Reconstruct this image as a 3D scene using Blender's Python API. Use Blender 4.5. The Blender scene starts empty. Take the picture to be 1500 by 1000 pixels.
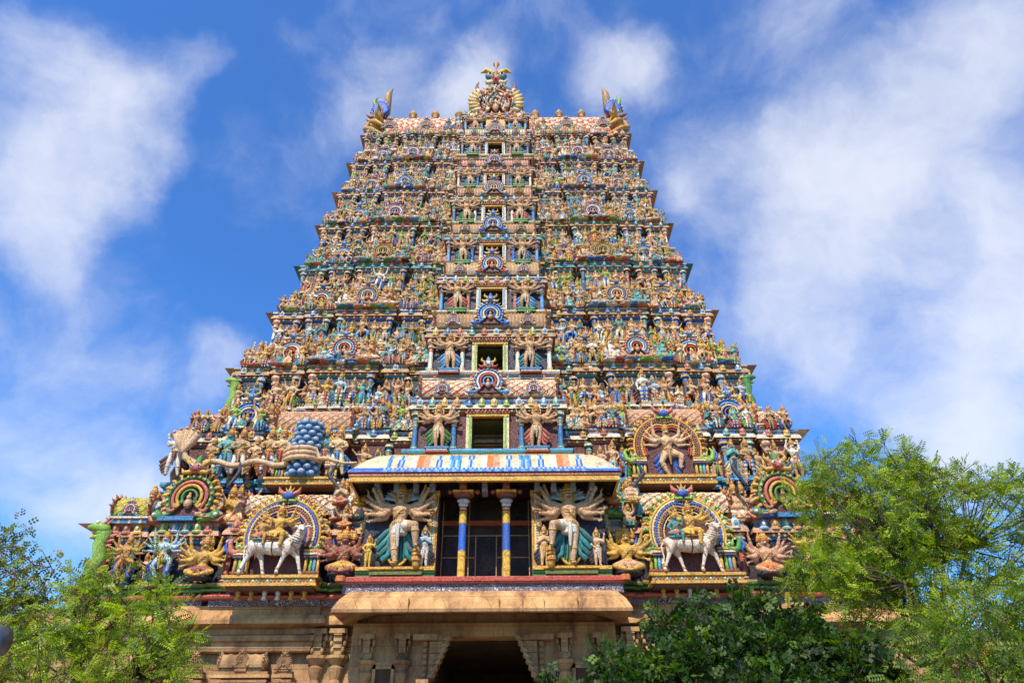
import bpy, math, random
import numpy as np
from math import sin, cos, pi, radians
R = random.Random(11)
sc = bpy.context.scene
COL = sc.collection

# ------------------------------------------------------------------ colours (linear albedo)
def P_(s):
    return tuple(float(x) for x in s.split())
C = dict(
    skin=P_('.60 .34 .17'), skin2=P_('.74 .47 .25'), gold=P_('.70 .38 .05'), ochre=P_('.54 .27 .06'), cream=P_('.80 .64 .38'), peach=P_('.66 .34 .19'),
    white=P_('.84 .77 .64'), pink=P_('.60 .15 .10'), red=P_('.55 .06 .03'), orange=P_('.72 .20 .04'), yellow=P_('.78 .46 .04'),
    blue=P_('.02 .13 .55'), sky=P_('.10 .36 .66'), pale=P_('.42 .60 .70'), teal=P_('.02 .24 .25'), aqua=P_('.08 .42 .42'),
    green=P_('.05 .26 .05'), lime=P_('.24 .46 .05'), maroon=P_('.10 .02 .02'), brown=P_('.16 .065 .035'), navy=P_('.012 .016 .04'),
    dark=P_('.008 .007 .006'), purple=P_('.10 .05 .10'), grey=P_('.30 .30 .32'), olive=P_('.14 .17 .03'), rust=P_('.30 .07 .04'), blue2=P_('.03 .20 .42'),
    tan=P_('.48 .28 .11'))

# ------------------------------------------------------------------ geometry collector
class G:
    def __init__(s):
        s.v = []; s.f = []; s.c = []; s.s = []; s.n = 0
    def add(s, V, F, col, smooth=False):
        V = np.asarray(V, float).reshape(-1, 3); F = np.asarray(F, int)
        if F.shape[1] == 3:
            F = np.hstack([F, -np.ones((len(F), 1), int)])
        c = np.asarray(col, float)
        if c.ndim == 1:
            c = np.tile(c[:3], (len(F), 1))
        F2 = np.where(F < 0, -1, F + s.n)
        s.v.append(V); s.f.append(F2); s.c.append(c)
        s.s.append(np.full(len(F), bool(smooth)) if np.isscalar(smooth) else np.asarray(smooth, bool)); s.n += len(V)
        return s
    def arr(s):
        return np.vstack(s.v), np.vstack(s.f), np.vstack(s.c), np.concatenate(s.s)
    def put(s, o, loc=(0, 0, 0), sc_=(1, 1, 1), rz=0.0, mul=None):
        V, F, c, sm = o.arr() if isinstance(o, G) else o
        if np.isscalar(sc_):
            sc_ = (sc_,) * 3
        V = V * np.array(sc_)
        if sc_[0] * sc_[1] * sc_[2] < 0:
            q = F[:, 3] >= 0
            F = F.copy(); F[q] = F[q][:, ::-1]; F[~q, :3] = F[~q][:, 2::-1]
        if rz:
            a, b = cos(rz), sin(rz)
            V = np.stack([V[:, 0] * a - V[:, 1] * b, V[:, 0] * b + V[:, 1] * a, V[:, 2]], 1)
        V = V + np.array(loc)
        if mul is not None:
            c = c * np.array(mul)
        s.add(V, F, c, sm)
        return s

def box(g, x0, y0, z0, x1, y1, z1, col):
    V = [(x, y, z) for z in (z0, z1) for y in (y0, y1) for x in (x0, x1)]
    F = [(0, 2, 3, 1), (4, 5, 7, 6), (0, 1, 5, 4), (2, 6, 7, 3), (0, 4, 6, 2), (1, 3, 7, 5)]
    g.add(V, F, col); return g

def frames(P):
    P = np.asarray(P, float); n = len(P); T = np.zeros_like(P)
    T[0] = P[1] - P[0]; T[-1] = P[-1] - P[-2]
    if n > 2:
        T[1:-1] = P[2:] - P[:-2]
    T /= np.linalg.norm(T, axis=1)[:, None] + 1e-9
    u = np.cross(T[0], (0, 1, 0.13)); u /= np.linalg.norm(u) + 1e-9
    U = []
    for t in T:
        u = u - t * np.dot(u, t); u /= np.linalg.norm(u) + 1e-9; U.append(u)
    U = np.array(U); return T, U, np.cross(T, U)

def tube(g, P, r, col, n=8, round_=True, flat=1.0, colf=None):
    P = np.asarray(P, float)
    r = np.full(len(P), float(r)) if np.isscalar(r) else np.asarray(r, float)
    if round_:
        T, _, _ = frames(P)
        P = np.vstack([P[0] - T[0] * r[0] * .95, P[0] - T[0] * r[0] * .6, P, P[-1] + T[-1] * r[-1] * .6, P[-1] + T[-1] * r[-1] * .95])
        r = np.concatenate([[r[0] * .3, r[0] * .8], r, [r[-1] * .8, r[-1] * .3]])
    T, U, W = frames(P); m = len(P)
    a = np.arange(n) * 2 * pi / n
    V = P[:, None, :] + r[:, None, None] * (np.cos(a)[None, :, None] * U[:, None, :] + flat * np.sin(a)[None, :, None] * W[:, None, :])
    V = V.reshape(-1, 3)
    F = [(i * n + j, i * n + (j + 1) % n, (i + 1) * n + (j + 1) % n, (i + 1) * n + j) for i in range(m - 1) for j in range(n)]
    c = np.tile(np.asarray(col, float)[:3], (len(F), 1))
    if colf:
        c = np.array([colf(i) for i in range(m - 1) for j in range(n)], float)
    V = np.vstack([V, P[0], P[-1]]); k = m * n
    F2 = [((j + 1) % n, j, k) for j in range(n)] + [((m - 1) * n + j, (m - 1) * n + (j + 1) % n, k + 1) for j in range(n)]
    F = np.array([f for f in F]); F2 = np.hstack([np.array(F2), -np.ones((2 * n, 1), int)])
    g.add(V, np.vstack([F, F2]), np.vstack([c, np.tile(c[0], (n, 1)), np.tile(c[-1], (n, 1))]), True)
    return g

def ell(g, c, r, col, nu=9, nv=6, smooth=True):
    if np.isscalar(r):
        r = (r, r, r)
    V = []
    for i in range(nv + 1):
        t = pi * i / nv
        for j in range(nu):
            p = 2 * pi * j / nu
            V.append((c[0] + r[0] * sin(t) * cos(p), c[1] + r[1] * sin(t) * sin(p), c[2] - r[2] * cos(t)))
    F = [(i * nu + j, i * nu + (j + 1) % nu, (i + 1) * nu + (j + 1) % nu, (i + 1) * nu + j) for i in range(nv) for j in range(nu)]
    g.add(V, F, col, smooth); return g

def lathe(g, prof, c=(0, 0, 0), n=12, smooth=False, sy=1.0, sq=None):
    """prof: (r, z, colour of the strip above)"""
    V = []
    for r, z, _ in prof:
        for j in range(n):
            a = 2 * pi * (j + .5) / n
            k = 1.0 if sq is None else sq / max(abs(cos(a)), abs(sin(a)))
            V.append((c[0] + r * k * cos(a), c[1] + sy * r * k * sin(a), c[2] + z))
    F = []; cc = []
    for i in range(len(prof) - 1):
        for j in range(n):
            F.append((i * n + j, i * n + (j + 1) % n, (i + 1) * n + (j + 1) % n, (i + 1) * n + j)); cc.append(prof[i][2])
    m = len(prof); V += [(c[0], c[1], c[2] + prof[0][1]), (c[0], c[1], c[2] + prof[-1][1])]
    F = np.array(F); F2 = [((j + 1) % n, j, m * n, -1) for j in range(n)] + [((m - 1) * n + j, (m - 1) * n + (j + 1) % n, m * n + 1, -1) for j in range(n)]
    g.add(V, np.vstack([F, F2]), cc + [prof[0][2]] * n + [prof[-2][2]] * n, smooth); return g

def prism(g, pts, y0, y1, col, side=None):
    """outline in x,z (star-shaped), from y0 (front) to y1"""
    n = len(pts); cx = sum(p[0] for p in pts) / n; cz = sum(p[1] for p in pts) / n
    V = [(x, y0, z) for x, z in pts] + [(x, y1, z) for x, z in pts] + [(cx, y0, cz), (cx, y1, cz)]
    F = [(i, (i + 1) % n, 2 * n, -1) for i in range(n)] + [(n + (i + 1) % n, n + i, 2 * n + 1, -1) for i in range(n)]
    F += [(i, n + i, n + (i + 1) % n, (i + 1) % n) for i in range(n)]
    g.add(V, F, [col] * (2 * n) + [side or col] * n); return g

def sweep(g, path, prof, colf=None, skip=(), closed=False):
    """path: (x,y) list, outward normal to the right of travel; prof: (offset, z, colour of strip above)"""
    P = np.asarray(path, float); n = len(P)
    D = np.diff(P, axis=0); L = np.linalg.norm(D, axis=1)[:, None] + 1e-9; D = D / L
    N = np.stack([D[:, 1], -D[:, 0]], 1)
    M = np.zeros((n, 2)); M[0] = N[0]; M[-1] = N[-1]
    for i in range(1, n - 1):
        a, b = N[i - 1], N[i]; M[i] = (a + b) / max(.35, 1 + float(np.dot(a, b)))
    V = []
    for o, z, _ in prof:
        for i in range(n):
            V.append((P[i, 0] + M[i, 0] * o, P[i, 1] + M[i, 1] * o, z))
    F = []; cc = []
    for j in range(len(prof) - 1):
        for i in range(n - 1):
            if i in skip:
                continue
            F.append((j * n + i, j * n + i + 1, (j + 1) * n + i + 1, (j + 1) * n + i)); cc.append(colf(i, j) if colf else prof[j][2])
    g.add(V, F, cc); return g

# ------------------------------------------------------------------ materials
def mat(name, rough=.5, kind='paint'):
    m = bpy.data.materials.new(name); m.use_nodes = True; nt = m.node_tree; N = nt.nodes; L = nt.links
    b = N['Principled BSDF']; b.inputs['Roughness'].default_value = rough
    return m, N, L, b
def node(N, t, **kw):
    n = N.new(t)
    for k, v in kw.items():
        if k.startswith('i_'):
            n.inputs[k[2:].replace('_', ' ')].default_value = v
        else:
            setattr(n, k, v)
    return n
def mixc(N, L, a, b, f, bt='MIX'):
    m = N.new('ShaderNodeMix'); m.data_type = 'RGBA'; m.blend_type = bt
    for s, v in ((m.inputs['Factor'], f), (m.inputs['A'], a), (m.inputs['B'], b)):
        if isinstance(v, (int, float)): s.default_value = v
        elif isinstance(v, tuple): s.default_value = tuple(v) + (1,) * (4 - len(v))
        else: L.new(v, s)
    return m.outputs['Result']

def paint_mat():
    m, N, L, b = mat('painted_stucco', .48)
    at = node(N, 'ShaderNodeAttribute', attribute_name='col'); oi = N.new('ShaderNodeObjectInfo')
    c = mixc(N, L, at.outputs['Color'], oi.outputs['Color'], 1.0, 'MULTIPLY')
    tc = N.new('ShaderNodeTexCoord')
    geo = N.new('ShaderNodeNewGeometry')
    n1 = node(N, 'ShaderNodeTexNoise', i_Scale=1.3, i_Detail=8.0, i_Roughness=.7); L.new(geo.outputs['Position'], n1.inputs['Vector'])
    r1 = node(N, 'ShaderNodeMapRange'); r1.inputs[1].default_value = .45; r1.inputs[2].default_value = .75; r1.inputs[3].default_value = 0; r1.inputs[4].default_value = .38
    L.new(n1.outputs['Fac'], r1.inputs[0])
    c = mixc(N, L, c, (.20, .13, .08), r1.outputs[0])
    n2 = node(N, 'ShaderNodeTexNoise', i_Scale=14.0, i_Detail=5.0, i_Roughness=.7); L.new(geo.outputs['Position'], n2.inputs['Vector'])
    r2 = node(N, 'ShaderNodeMapRange'); r2.inputs[1].default_value = .3; r2.inputs[2].default_value = .7; r2.inputs[3].default_value = .55; r2.inputs[4].default_value = 1.25
    L.new(n2.outputs['Fac'], r2.inputs[0])
    c = mixc(N, L, c, r2.outputs[0], 1.0, 'MULTIPLY')
    # carved and pencilled ornament: fine cells with dark outlines
    vo = node(N, 'ShaderNodeTexVoronoi', i_Scale=11.0); vo.feature = 'DISTANCE_TO_EDGE'; L.new(geo.outputs['Position'], vo.inputs['Vector'])
    r3 = node(N, 'ShaderNodeMapRange'); r3.inputs[1].default_value = .0; r3.inputs[2].default_value = .07; r3.inputs[3].default_value = 1; r3.inputs[4].default_value = 0
    L.new(vo.outputs['Distance'], r3.inputs[0])
    n3 = node(N, 'ShaderNodeTexNoise', i_Scale=2.2, i_Detail=2.0); L.new(geo.outputs['Position'], n3.inputs['Vector'])
    r4 = node(N, 'ShaderNodeMapRange'); r4.inputs[1].default_value = .42; r4.inputs[2].default_value = .58; r4.inputs[3].default_value = 0; r4.inputs[4].default_value = .55
    L.new(n3.outputs['Fac'], r4.inputs[0])
    mm = node(N, 'ShaderNodeMath', operation='MULTIPLY'); L.new(r3.outputs[0], mm.inputs[0]); L.new(r4.outputs[0], mm.inputs[1])
    c = mixc(N, L, c, (.12, .035, .02), mm.outputs[0])
    mps = node(N, 'ShaderNodeMapping'); mps.inputs['Scale'].default_value = (3.5, 3.5, .5); L.new(geo.outputs['Position'], mps.inputs['Vector'])
    n4 = node(N, 'ShaderNodeTexNoise', i_Scale=1.0, i_Detail=6.0, i_Roughness=.65); L.new(mps.outputs[0], n4.inputs['Vector'])
    r5 = node(N, 'ShaderNodeMapRange'); r5.inputs[1].default_value = .52; r5.inputs[2].default_value = .72; r5.inputs[3].default_value = 0; r5.inputs[4].default_value = .6
    L.new(n4.outputs['Fac'], r5.inputs[0]); c = mixc(N, L, c, (.07, .045, .035), r5.outputs[0])
    L.new(c, b.inputs['Base Color'])
    hh = node(N, 'ShaderNodeMath', operation='SUBTRACT'); L.new(n2.outputs['Fac'], hh.inputs[0]); L.new(r3.outputs[0], hh.inputs[1])
    bp = node(N, 'ShaderNodeBump', i_Strength=.6, i_Distance=.04); L.new(hh.outputs[0], bp.inputs['Height']); L.new(bp.outputs[0], b.inputs['Normal'])
    return m
def stone_mat(name='weathered_sandstone', base=(.40, .22, .095), dark=(.15, .075, .035), light=(.54, .35, .16)):
    m, N, L, b = mat(name, .85)
    geo = N.new('ShaderNodeNewGeometry')
    mp = node(N, 'ShaderNodeMapping'); mp.inputs['Scale'].default_value = (1, 1, .35); L.new(geo.outputs['Position'], mp.inputs['Vector'])
    n1 = node(N, 'ShaderNodeTexNoise', i_Scale=1.6, i_Detail=9.0, i_Roughness=.68); L.new(mp.outputs[0], n1.inputs['Vector'])
    n2 = node(N, 'ShaderNodeTexNoise', i_Scale=16.0, i_Detail=6.0, i_Roughness=.7); L.new(geo.outputs['Position'], n2.inputs['Vector'])
    cr = N.new('ShaderNodeValToRGB'); e = cr.color_ramp.elements
    e[0].position = .33; e[0].color = dark + (1,); e[1].position = .68; e[1].color = light + (1,)
    x = cr.color_ramp.elements.new(.5); x.color = base + (1,)
    L.new(n1.outputs['Fac'], cr.inputs[0])
    r2 = node(N, 'ShaderNodeMapRange'); r2.inputs[1].default_value = .25; r2.inputs[2].default_value = .75; r2.inputs[3].default_value = .7; r2.inputs[4].default_value = 1.2
    L.new(n2.outputs['Fac'], r2.inputs[0])
    c = mixc(N, L, cr.outputs[0], r2.outputs[0], 1.0, 'MULTIPLY')
    at = node(N, 'ShaderNodeAttribute', attribute_name='col'); c = mixc(N, L, c, at.outputs['Color'], 1.0, 'MULTIPLY')
    # joints of the blocks
    sp = N.new('ShaderNodeSeparateXYZ'); L.new(geo.outputs['Position'], sp.inputs[0])
    ad = node(N, 'ShaderNodeMath', operation='ADD'); L.new(sp.outputs['X'], ad.inputs[0]); L.new(sp.outputs['Y'], ad.inputs[1])
    cb = N.new('ShaderNodeCombineXYZ'); L.new(ad.outputs[0], cb.inputs['X']); L.new(sp.outputs['Z'], cb.inputs['Y'])
    br = N.new('ShaderNodeTexBrick'); br.inputs['Scale'].default_value = 1.0; br.inputs['Brick Width'].default_value = 1.45; br.inputs['Row Height'].default_value = .62
    br.inputs['Mortar Size'].default_value = .008; br.inputs['Color1'].default_value = (1, 1, 1, 1); br.inputs['Color2'].default_value = (.84, .84, .84, 1); br.inputs['Mortar'].default_value = (.45, .42, .4, 1)
    L.new(cb.outputs[0], br.inputs['Vector'])
    c = mixc(N, L, c, br.outputs['Color'], 1.0, 'MULTIPLY')
    L.new(c, b.inputs['Base Color'])
    bp = node(N, 'ShaderNodeBump', i_Strength=.6, i_Distance=.05); L.new(n2.outputs['Fac'], bp.inputs['Height']); L.new(bp.outputs[0], b.inputs['Normal'])
    return m
def scroll_mat():
    m, N, L, b = mat('scrollwork_frieze', .6)
    geo = N.new('ShaderNodeNewGeometry')
    v = node(N, 'ShaderNodeTexNoise', i_Scale=3.5, i_Detail=1.5, i_Distortion=2.2); L.new(geo.outputs['Position'], v.inputs['Vector'])
    w = node(N, 'ShaderNodeMath', operation='MULTIPLY'); w.inputs[1].default_value = 70; L.new(v.outputs['Fac'], w.inputs[0])
    s = node(N, 'ShaderNodeMath', operation='SINE'); L.new(w.outputs[0], s.inputs[0])
    r = node(N, 'ShaderNodeMapRange'); r.inputs[1].default_value = .1; r.inputs[2].default_value = .5; L.new(s.outputs[0], r.inputs[0])
    c = mixc(N, L, (.05, .022, .04), (.50, .42, .44), r.outputs[0]); L.new(c, b.inputs['Base Color'])
    bp = node(N, 'ShaderNodeBump', i_Strength=.8, i_Distance=.06); L.new(r.outputs[0], bp.inputs['Height']); L.new(bp.outputs[0], b.inputs['Normal'])
    return m
def leaf_mat(name, trans=.45):
    m, N, L, b = mat(name, .55)
    at = node(N, 'ShaderNodeAttribute', attribute_name='col'); L.new(at.outputs['Color'], b.inputs['Base Color'])
    tr = N.new('ShaderNodeBsdfTranslucent'); hs = node(N, 'ShaderNodeHueSaturation', i_Value=1.5, i_Saturation=1.1); L.new(at.outputs['Color'], hs.inputs['Color']); L.new(hs.outputs[0], tr.inputs['Color'])
    mx = N.new('ShaderNodeMixShader'); mx.inputs[0].default_value = trans
    L.new(b.outputs[0], mx.inputs[1]); L.new(tr.outputs[0], mx.inputs[2]); L.new(mx.outputs[0], N['Material Output'].inputs[0])
    return m
def bark_mat():
    m, N, L, b = mat('bark', .9)
    geo = N.new('ShaderNodeNewGeometry'); n = node(N, 'ShaderNodeTexNoise', i_Scale=9.0, i_Detail=7.0); L.new(geo.outputs['Position'], n.inputs['Vector'])
    c = mixc(N, L, (.035, .02, .013), (.13, .085, .055), n.outputs['Fac']); L.new(c, b.inputs['Base Color'])
    bp = node(N, 'ShaderNodeBump', i_Strength=.8); L.new(n.outputs['Fac'], bp.inputs['Height']); L.new(bp.outputs[0], b.inputs['Normal'])
    return m
def ground_mat():
    m, N, L, b = mat('dusty_paving', .9)
    geo = N.new('ShaderNodeNewGeometry'); n = node(N, 'ShaderNodeTexNoise', i_Scale=.8, i_Detail=9.0); L.new(geo.outputs['Position'], n.inputs['Vector'])
    br = N.new('ShaderNodeTexBrick'); br.inputs['Scale'].default_value = .9; br.inputs['Mortar Size'].default_value = .01; L.new(geo.outputs['Position'], br.inputs['Vector'])
    br.inputs['Color1'].default_value = (1, 1, 1, 1); br.inputs['Color2'].default_value = (.8, .8, .8, 1); br.inputs['Mortar'].default_value = (.4, .4, .4, 1)
    c = mixc(N, L, (.20, .15, .10), (.34, .27, .19), n.outputs['Fac']); c = mixc(N, L, c, br.outputs['Color'], 1.0, 'MULTIPLY'); L.new(c, b.inputs['Base Color'])
    return m
def metal_mat():
    m, N, L, b = mat('grey_painted_metal', .35)
    geo = N.new('ShaderNodeNewGeometry'); n = node(N, 'ShaderNodeTexNoise', i_Scale=20.0, i_Detail=4.0); L.new(geo.outputs['Position'], n.inputs['Vector'])
    c = mixc(N, L, (.10, .10, .105), (.16, .16, .165), n.outputs['Fac']); L.new(c, b.inputs['Base Color']); b.inputs['Metallic'].default_value = .6
    return m
M_P = paint_mat(); M_S = stone_mat(); M_SC = scroll_mat(); M_LF = leaf_mat('foliage'); M_BK = bark_mat(); M_GR = ground_mat(); M_MT = metal_mat()

# ------------------------------------------------------------------ object helpers
def mesh(name, g, m=None):
    V, F, c, sm = g.arr() if isinstance(g, G) else g
    me = bpy.data.meshes.new(name)
    me.vertices.add(len(V)); me.vertices.foreach_set('co', V.astype(np.float32).ravel())
    tot = np.where(F[:, 3] < 0, 3, 4); loops = F.ravel(); loops = loops[loops >= 0]
    me.loops.add(len(loops)); me.loops.foreach_set('vertex_index', loops.astype(np.int32))
    me.polygons.add(len(F)); me.polygons.foreach_set('loop_start', np.concatenate([[0], np.cumsum(tot)[:-1]]).astype(np.int32))
    me.polygons.foreach_set('use_smooth', sm)
    me.update(calc_edges=True)
    a = me.attributes.new('col', 'FLOAT_COLOR', 'CORNER')
    cc = np.repeat(np.hstack([c, np.ones((len(c), 1))]), tot, axis=0)
    a.data.foreach_set('color', cc.astype(np.float32).ravel())
    me.materials.append(m or M_P)
    return me
def ob(name, data, parent=None, loc=(0, 0, 0), m=None, rz=0, s=None, color=None):
    if isinstance(data, (G, tuple)):
        data = mesh(name, data, m)
    o = bpy.data.objects.new(name, data); COL.objects.link(o); o.location = loc
    if rz: o.rotation_euler = (0, 0, rz)
    if s is not None: o.scale = (s, s, s) if np.isscalar(s) else s
    if color: o.color = tuple(color) + (1,)
    if parent is not None: o.parent = parent
    return o
def tag(o, label=None, cat=None, group=None, kind=None):
    if label: o['label'] = label
    if cat: o['category'] = cat
    if group: o['group'] = group
    if kind: o['kind'] = kind
    return o

def remesh(g, vox, smooth=2):
    me = mesh('tmp', g); o = bpy.data.objects.new('tmp', me); COL.objects.link(o)
    md = o.modifiers.new('r', 'REMESH'); md.mode = 'VOXEL'; md.voxel_size = vox
    if smooth:
        ms = o.modifiers.new('s', 'SMOOTH'); ms.factor = .5; ms.iterations = smooth
    dg = bpy.context.evaluated_depsgraph_get(); me2 = bpy.data.meshes.new_from_object(o.evaluated_get(dg))
    V = np.empty(len(me2.vertices) * 3); me2.vertices.foreach_get('co', V); V = V.reshape(-1, 3)
    n = len(me2.polygons); st = np.empty(n, int); lt = np.empty(n, int); me2.polygons.foreach_get('loop_start', st); me2.polygons.foreach_get('loop_total', lt)
    lv = np.empty(len(me2.loops), int); me2.loops.foreach_get('vertex_index', lv)
    F = -np.ones((n, 4), int)
    for k in range(4):
        q = lt > k; F[q, k] = lv[st[q] + k]
    bpy.data.objects.remove(o); bpy.data.meshes.remove(me); bpy.data.meshes.remove(me2)
    return V, F

# ------------------------------------------------------------------ figures (unit height, feet at z=0, facing -Y)
def V3(*a): return np.array(a, float)
def limb(g, pts, rad, n=8): tube(g, pts, rad, (1, 1, 1), n)
def hand(g, w, d, k=1.0, lod=1, side=1):
    """a palm at w pointing along d with five curled fingers"""
    d = d / (np.linalg.norm(d) + 1e-9); u = np.cross(d, (0, 1, 0)); u /= np.linalg.norm(u) + 1e-9; f = np.cross(u, d)
    if f[1] > 0: f = -f
    tube(g, [w, w + d * .028 * k, w + d * .045 * k], [.014 * k, .021 * k, .019 * k], (1, 1, 1), 6)
    if lod < 1: return
    for j, ln in enumerate((.030, .036, .033, .026)):
        b = w + d * .045 * k + u * (j - 1.5) * .0115 * k
        tube(g, [b, b + d * ln * .55 * k + f * .004, b + d * ln * .8 * k + f * .018 * k], [.0062 * k, .0058 * k, .005 * k], (1, 1, 1), 5)
    b = w + d * .012 * k + u * side * .018 * k
    tube(g, [b, b + u * side * .014 * k + d * .014 * k + f * .008, b + u * side * .010 * k + d * .03 * k + f * .016 * k], [.008 * k, .007 * k, .006 * k], (1, 1, 1), 5)

def arms_for(pose, rr):
    """list of (elbow, hand) for the left (x<0 mirrored by caller) arms; coordinates for x>0 side"""
    A = {
        'stand': ([(.185, -.01, .66), (.17, -.06, .50)], [(.19, 0, .68), (.24, -.09, .80)]),
        'namaste': ([(.17, -.04, .66), (.02, -.13, .73)],) * 2,
        'up': ([(.20, -.02, .88), (.16, -.05, 1.03)],) * 2,
        'hip': ([(.21, 0, .69), (.12, -.06, .58)], [(.20, 0, .72), (.22, -.05, .90)]),
        'sit': ([(.18, -.04, .66), (.15, -.14, .52)],) * 2,
        'pull': ([(.19, -.07, .67), (.12, -.17, .60)],) * 2,
        'dance': ([(.24, 0, .78), (.33, -.05, .88)], [(.23, 0, .72), (.10, -.12, .66)]),
        'hold': ([(.20, -.02, .70), (.24, -.12, .78)],) * 2,
    }
    return A[pose]

def figure(pose='stand', n_arms=1, legs='stand', lod=1, vox=.016, head=1, belly=0, seed=0, fan=(-28, 52), reach=.30, flip=False, items=True):
    """returns dict of part geometries"""
    rr = random.Random(seed); b = G(); jw = G(); cl = G(); cr = G(); hd = G()
    hz = .52; dz = 0
    if legs in ('sit', 'squat', 'ride'): dz = -.34
    sh = V3(0, 0, dz)
    # torso
    tw = 1 + .1 * belly
    tube(b, [V3(0, 0, .50) + sh, V3(0, 0, .56) + sh, V3(0, -.008 - .02 * belly, .62) + sh, V3(0, -.005, .70) + sh, V3(0, 0, .77) + sh, V3(0, 0, .81) + sh],
         [.092, .096 * tw, .082 + .03 * belly, .108, .118, .085], (1, 1, 1), 10, flat=.78)
    tube(b, [V3(-.105, 0, .79) + sh, V3(.105, 0, .79) + sh], [.048, .048], (1, 1, 1), 8)
    for s in (-1, 1): ell(b, V3(s * .05, -.055, .745) + sh, (.05, .035, .038), (1, 1, 1), 8, 5)
    tube(b, [V3(0, 0, .80) + sh, V3(0, -.008, .87) + sh], [.04, .034], (1, 1, 1), 8)
    ell(b, V3(0, -.012, .930) + sh, (.066, .070, .080), (1, 1, 1), 10, 8)
    ell(b, V3(0, -.03, .885) + sh, (.036, .04, .03), (1, 1, 1), 8, 5)
    if lod > 0:
        tube(b, [V3(0, -.076, .938) + sh, V3(0, -.092, .912) + sh], [.008, .013], (1, 1, 1), 6)
        for s in (-1, 1): ell(b, V3(s * .060, .0, .915) + sh, (.012, .014, .026), (1, 1, 1), 6, 5)
    # legs
    L = {
        'stand': [((.055, 0, .52), (.062, -.02, .28), (.065, .01, .045))] * 2,
        'bent': [((.055, 0, .52), (.06, -.01, .28), (.03, .01, .045)), ((.055, 0, .52), (.12, -.05, .29), (.11, .0, .045))],
        'stride': [((.055, 0, .52), (.11, -.03, .28), (.15, .01, .045)), ((.055, 0, .52), (.09, -.03, .28), (.10, .01, .045))],
        'raised': [((.055, 0, .52), (.045, -.01, .28), (.02, .01, .045)), ((.06, 0, .53), (.235, -.16, .50), (.25, -.10, .25))],
        'danceL': [((.055, 0, .50), (.16, -.04, .30), (.03, .01, .045)), ((.06, 0, .52), (.24, -.06, .42), (.20, -.02, .20))],
        'sit': [((.06, 0, .18), (.22, -.10, .13), (.05, -.18, .06))] * 2,
        'squat': [((.06, 0, .18), (.17, -.14, .26), (.13, -.10, .045))] * 2,
        'ride': [((.06, 0, .18), (.20, -.10, .14), (.06, -.17, .08)), ((.06, 0, .18), (.15, -.16, .16), (.13, -.18, -.12))],
    }[legs]
    for i, s in enumerate((-1, 1)):
        h, k, a = [V3(*q) * V3(s, 1, 1) for q in (L[i] if not flip else L[1 - i])]
        tube(b, [h, (h + k) / 2, k], [.080, .070, .050], (1, 1, 1), 9)
        tube(b, [k, k * .6 + a * .4, a], [.050, .053, .030], (1, 1, 1), 9)
        ell(b, k + V3(0, -.012, 0), .036, (1, 1, 1), 7, 5)
        fd = V3(s * .02, -.085, -.022) if legs not in ('sit',) else V3(-s * .07, -.03, -.01)
        tube(b, [a + V3(0, .01, -.018), a + fd], [.026, .020], (1, 1, 1), 7, flat=.8)
        if lod > 0:
            for q in range(5): ell(b, a + fd * 1.15 + V3((q - 2) * .010, -.006, -.004), (.006, .012, .007), (1, 1, 1), 5, 4)
        for t, w, m in ((a, .031, .6), (k + (a - k) * .28, .052, .5)):
            ring(jw, t + V3(0, 0, .02) if w < .04 else t, k - a, w, .011)
    # arms
    base = arms_for(pose, rr)
    for i, s in enumerate((-1, 1)):
        e, h = [V3(*q) for q in (base[i] if not flip else base[1 - i])]
        pl = [(e * V3(s, 1, 1), h * V3(s, 1, 1))]
        if n_arms > 1:
            pl = [] if n_arms > 3 else pl
            for j in range(n_arms - (0 if n_arms > 3 else 1)):
                m = n_arms if n_arms > 3 else n_arms - 1
                t = radians(fan[0] + (fan[1] - fan[0]) * (j / max(1, m - 1) if m > 1 else .8))
                yy = .02 - .05 * (j % 2)
                o = V3(.12, yy, .785)
                e2 = o + V3(cos(t - .35) * reach * .5, 0, sin(t - .35) * reach * .5)
                h2 = o + V3(cos(t + .1) * reach * (.98 if j % 2 else 1.05), -.05, sin(t + .1) * reach)
                pl.append((e2 * V3(s, 1, 1), h2 * V3(s, 1, 1)))
        for e, h in pl:
            S = V3(s * .125, 0, .785) + sh; e = e + sh; h = h + sh
            tube(b, [S, (S + e) / 2, e], [.050, .046, .037], (1, 1, 1), 8)
            tube(b, [e, (e + h) / 2 * .5 + e * .5, h], [.037, .038, .023], (1, 1, 1), 8)
            hand(b, h, (h - e) if pose != 'namaste' else V3(0, -.02, 1), 1.3 if n_arms < 4 else 1.0, lod, -s)
            ring(jw, e * .25 + h * .75, h - e, .026, .009); ring(jw, S * .45 + e * .55, e - S, .043, .010)
            if items and n_arms > 2:
                d = (h - e) / np.linalg.norm(h - e); q = h + d * .05
                kind = rr.randrange(4)
                if kind == 0: tube(jw, [q - V3(0, .02, .05), q + V3(s * .03, -.02, .10)], [.008, .004], (1, 1, 1), 5)
                elif kind == 1: lathe(jw, [(.035, -.008, C['gold']), (.04, 0, C['orange']), (.035, .008, C['gold'])], q, 8)
                elif kind == 2: ell(jw, q, (.022, .022, .03), (1, 1, 1), 6, 5)
                else: tube(jw, [q, q + V3(0, -.01, .05), q + V3(s * .03, -.01, .09)], [.010, .012, .003], (1, 1, 1), 5)
    # necklaces, belt
    for k, (w, zz) in enumerate(((.052, .83), (.075, .79))):
        a = np.linspace(0, 2 * pi, 13); tube(jw, [V3(w * sin(t), -.02 - w * .9 * cos(t), zz - .028 * (1 + cos(t)) * (1 + k * .8)) + sh for t in a], .011, (1, 1, 1), 5, False)
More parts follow.
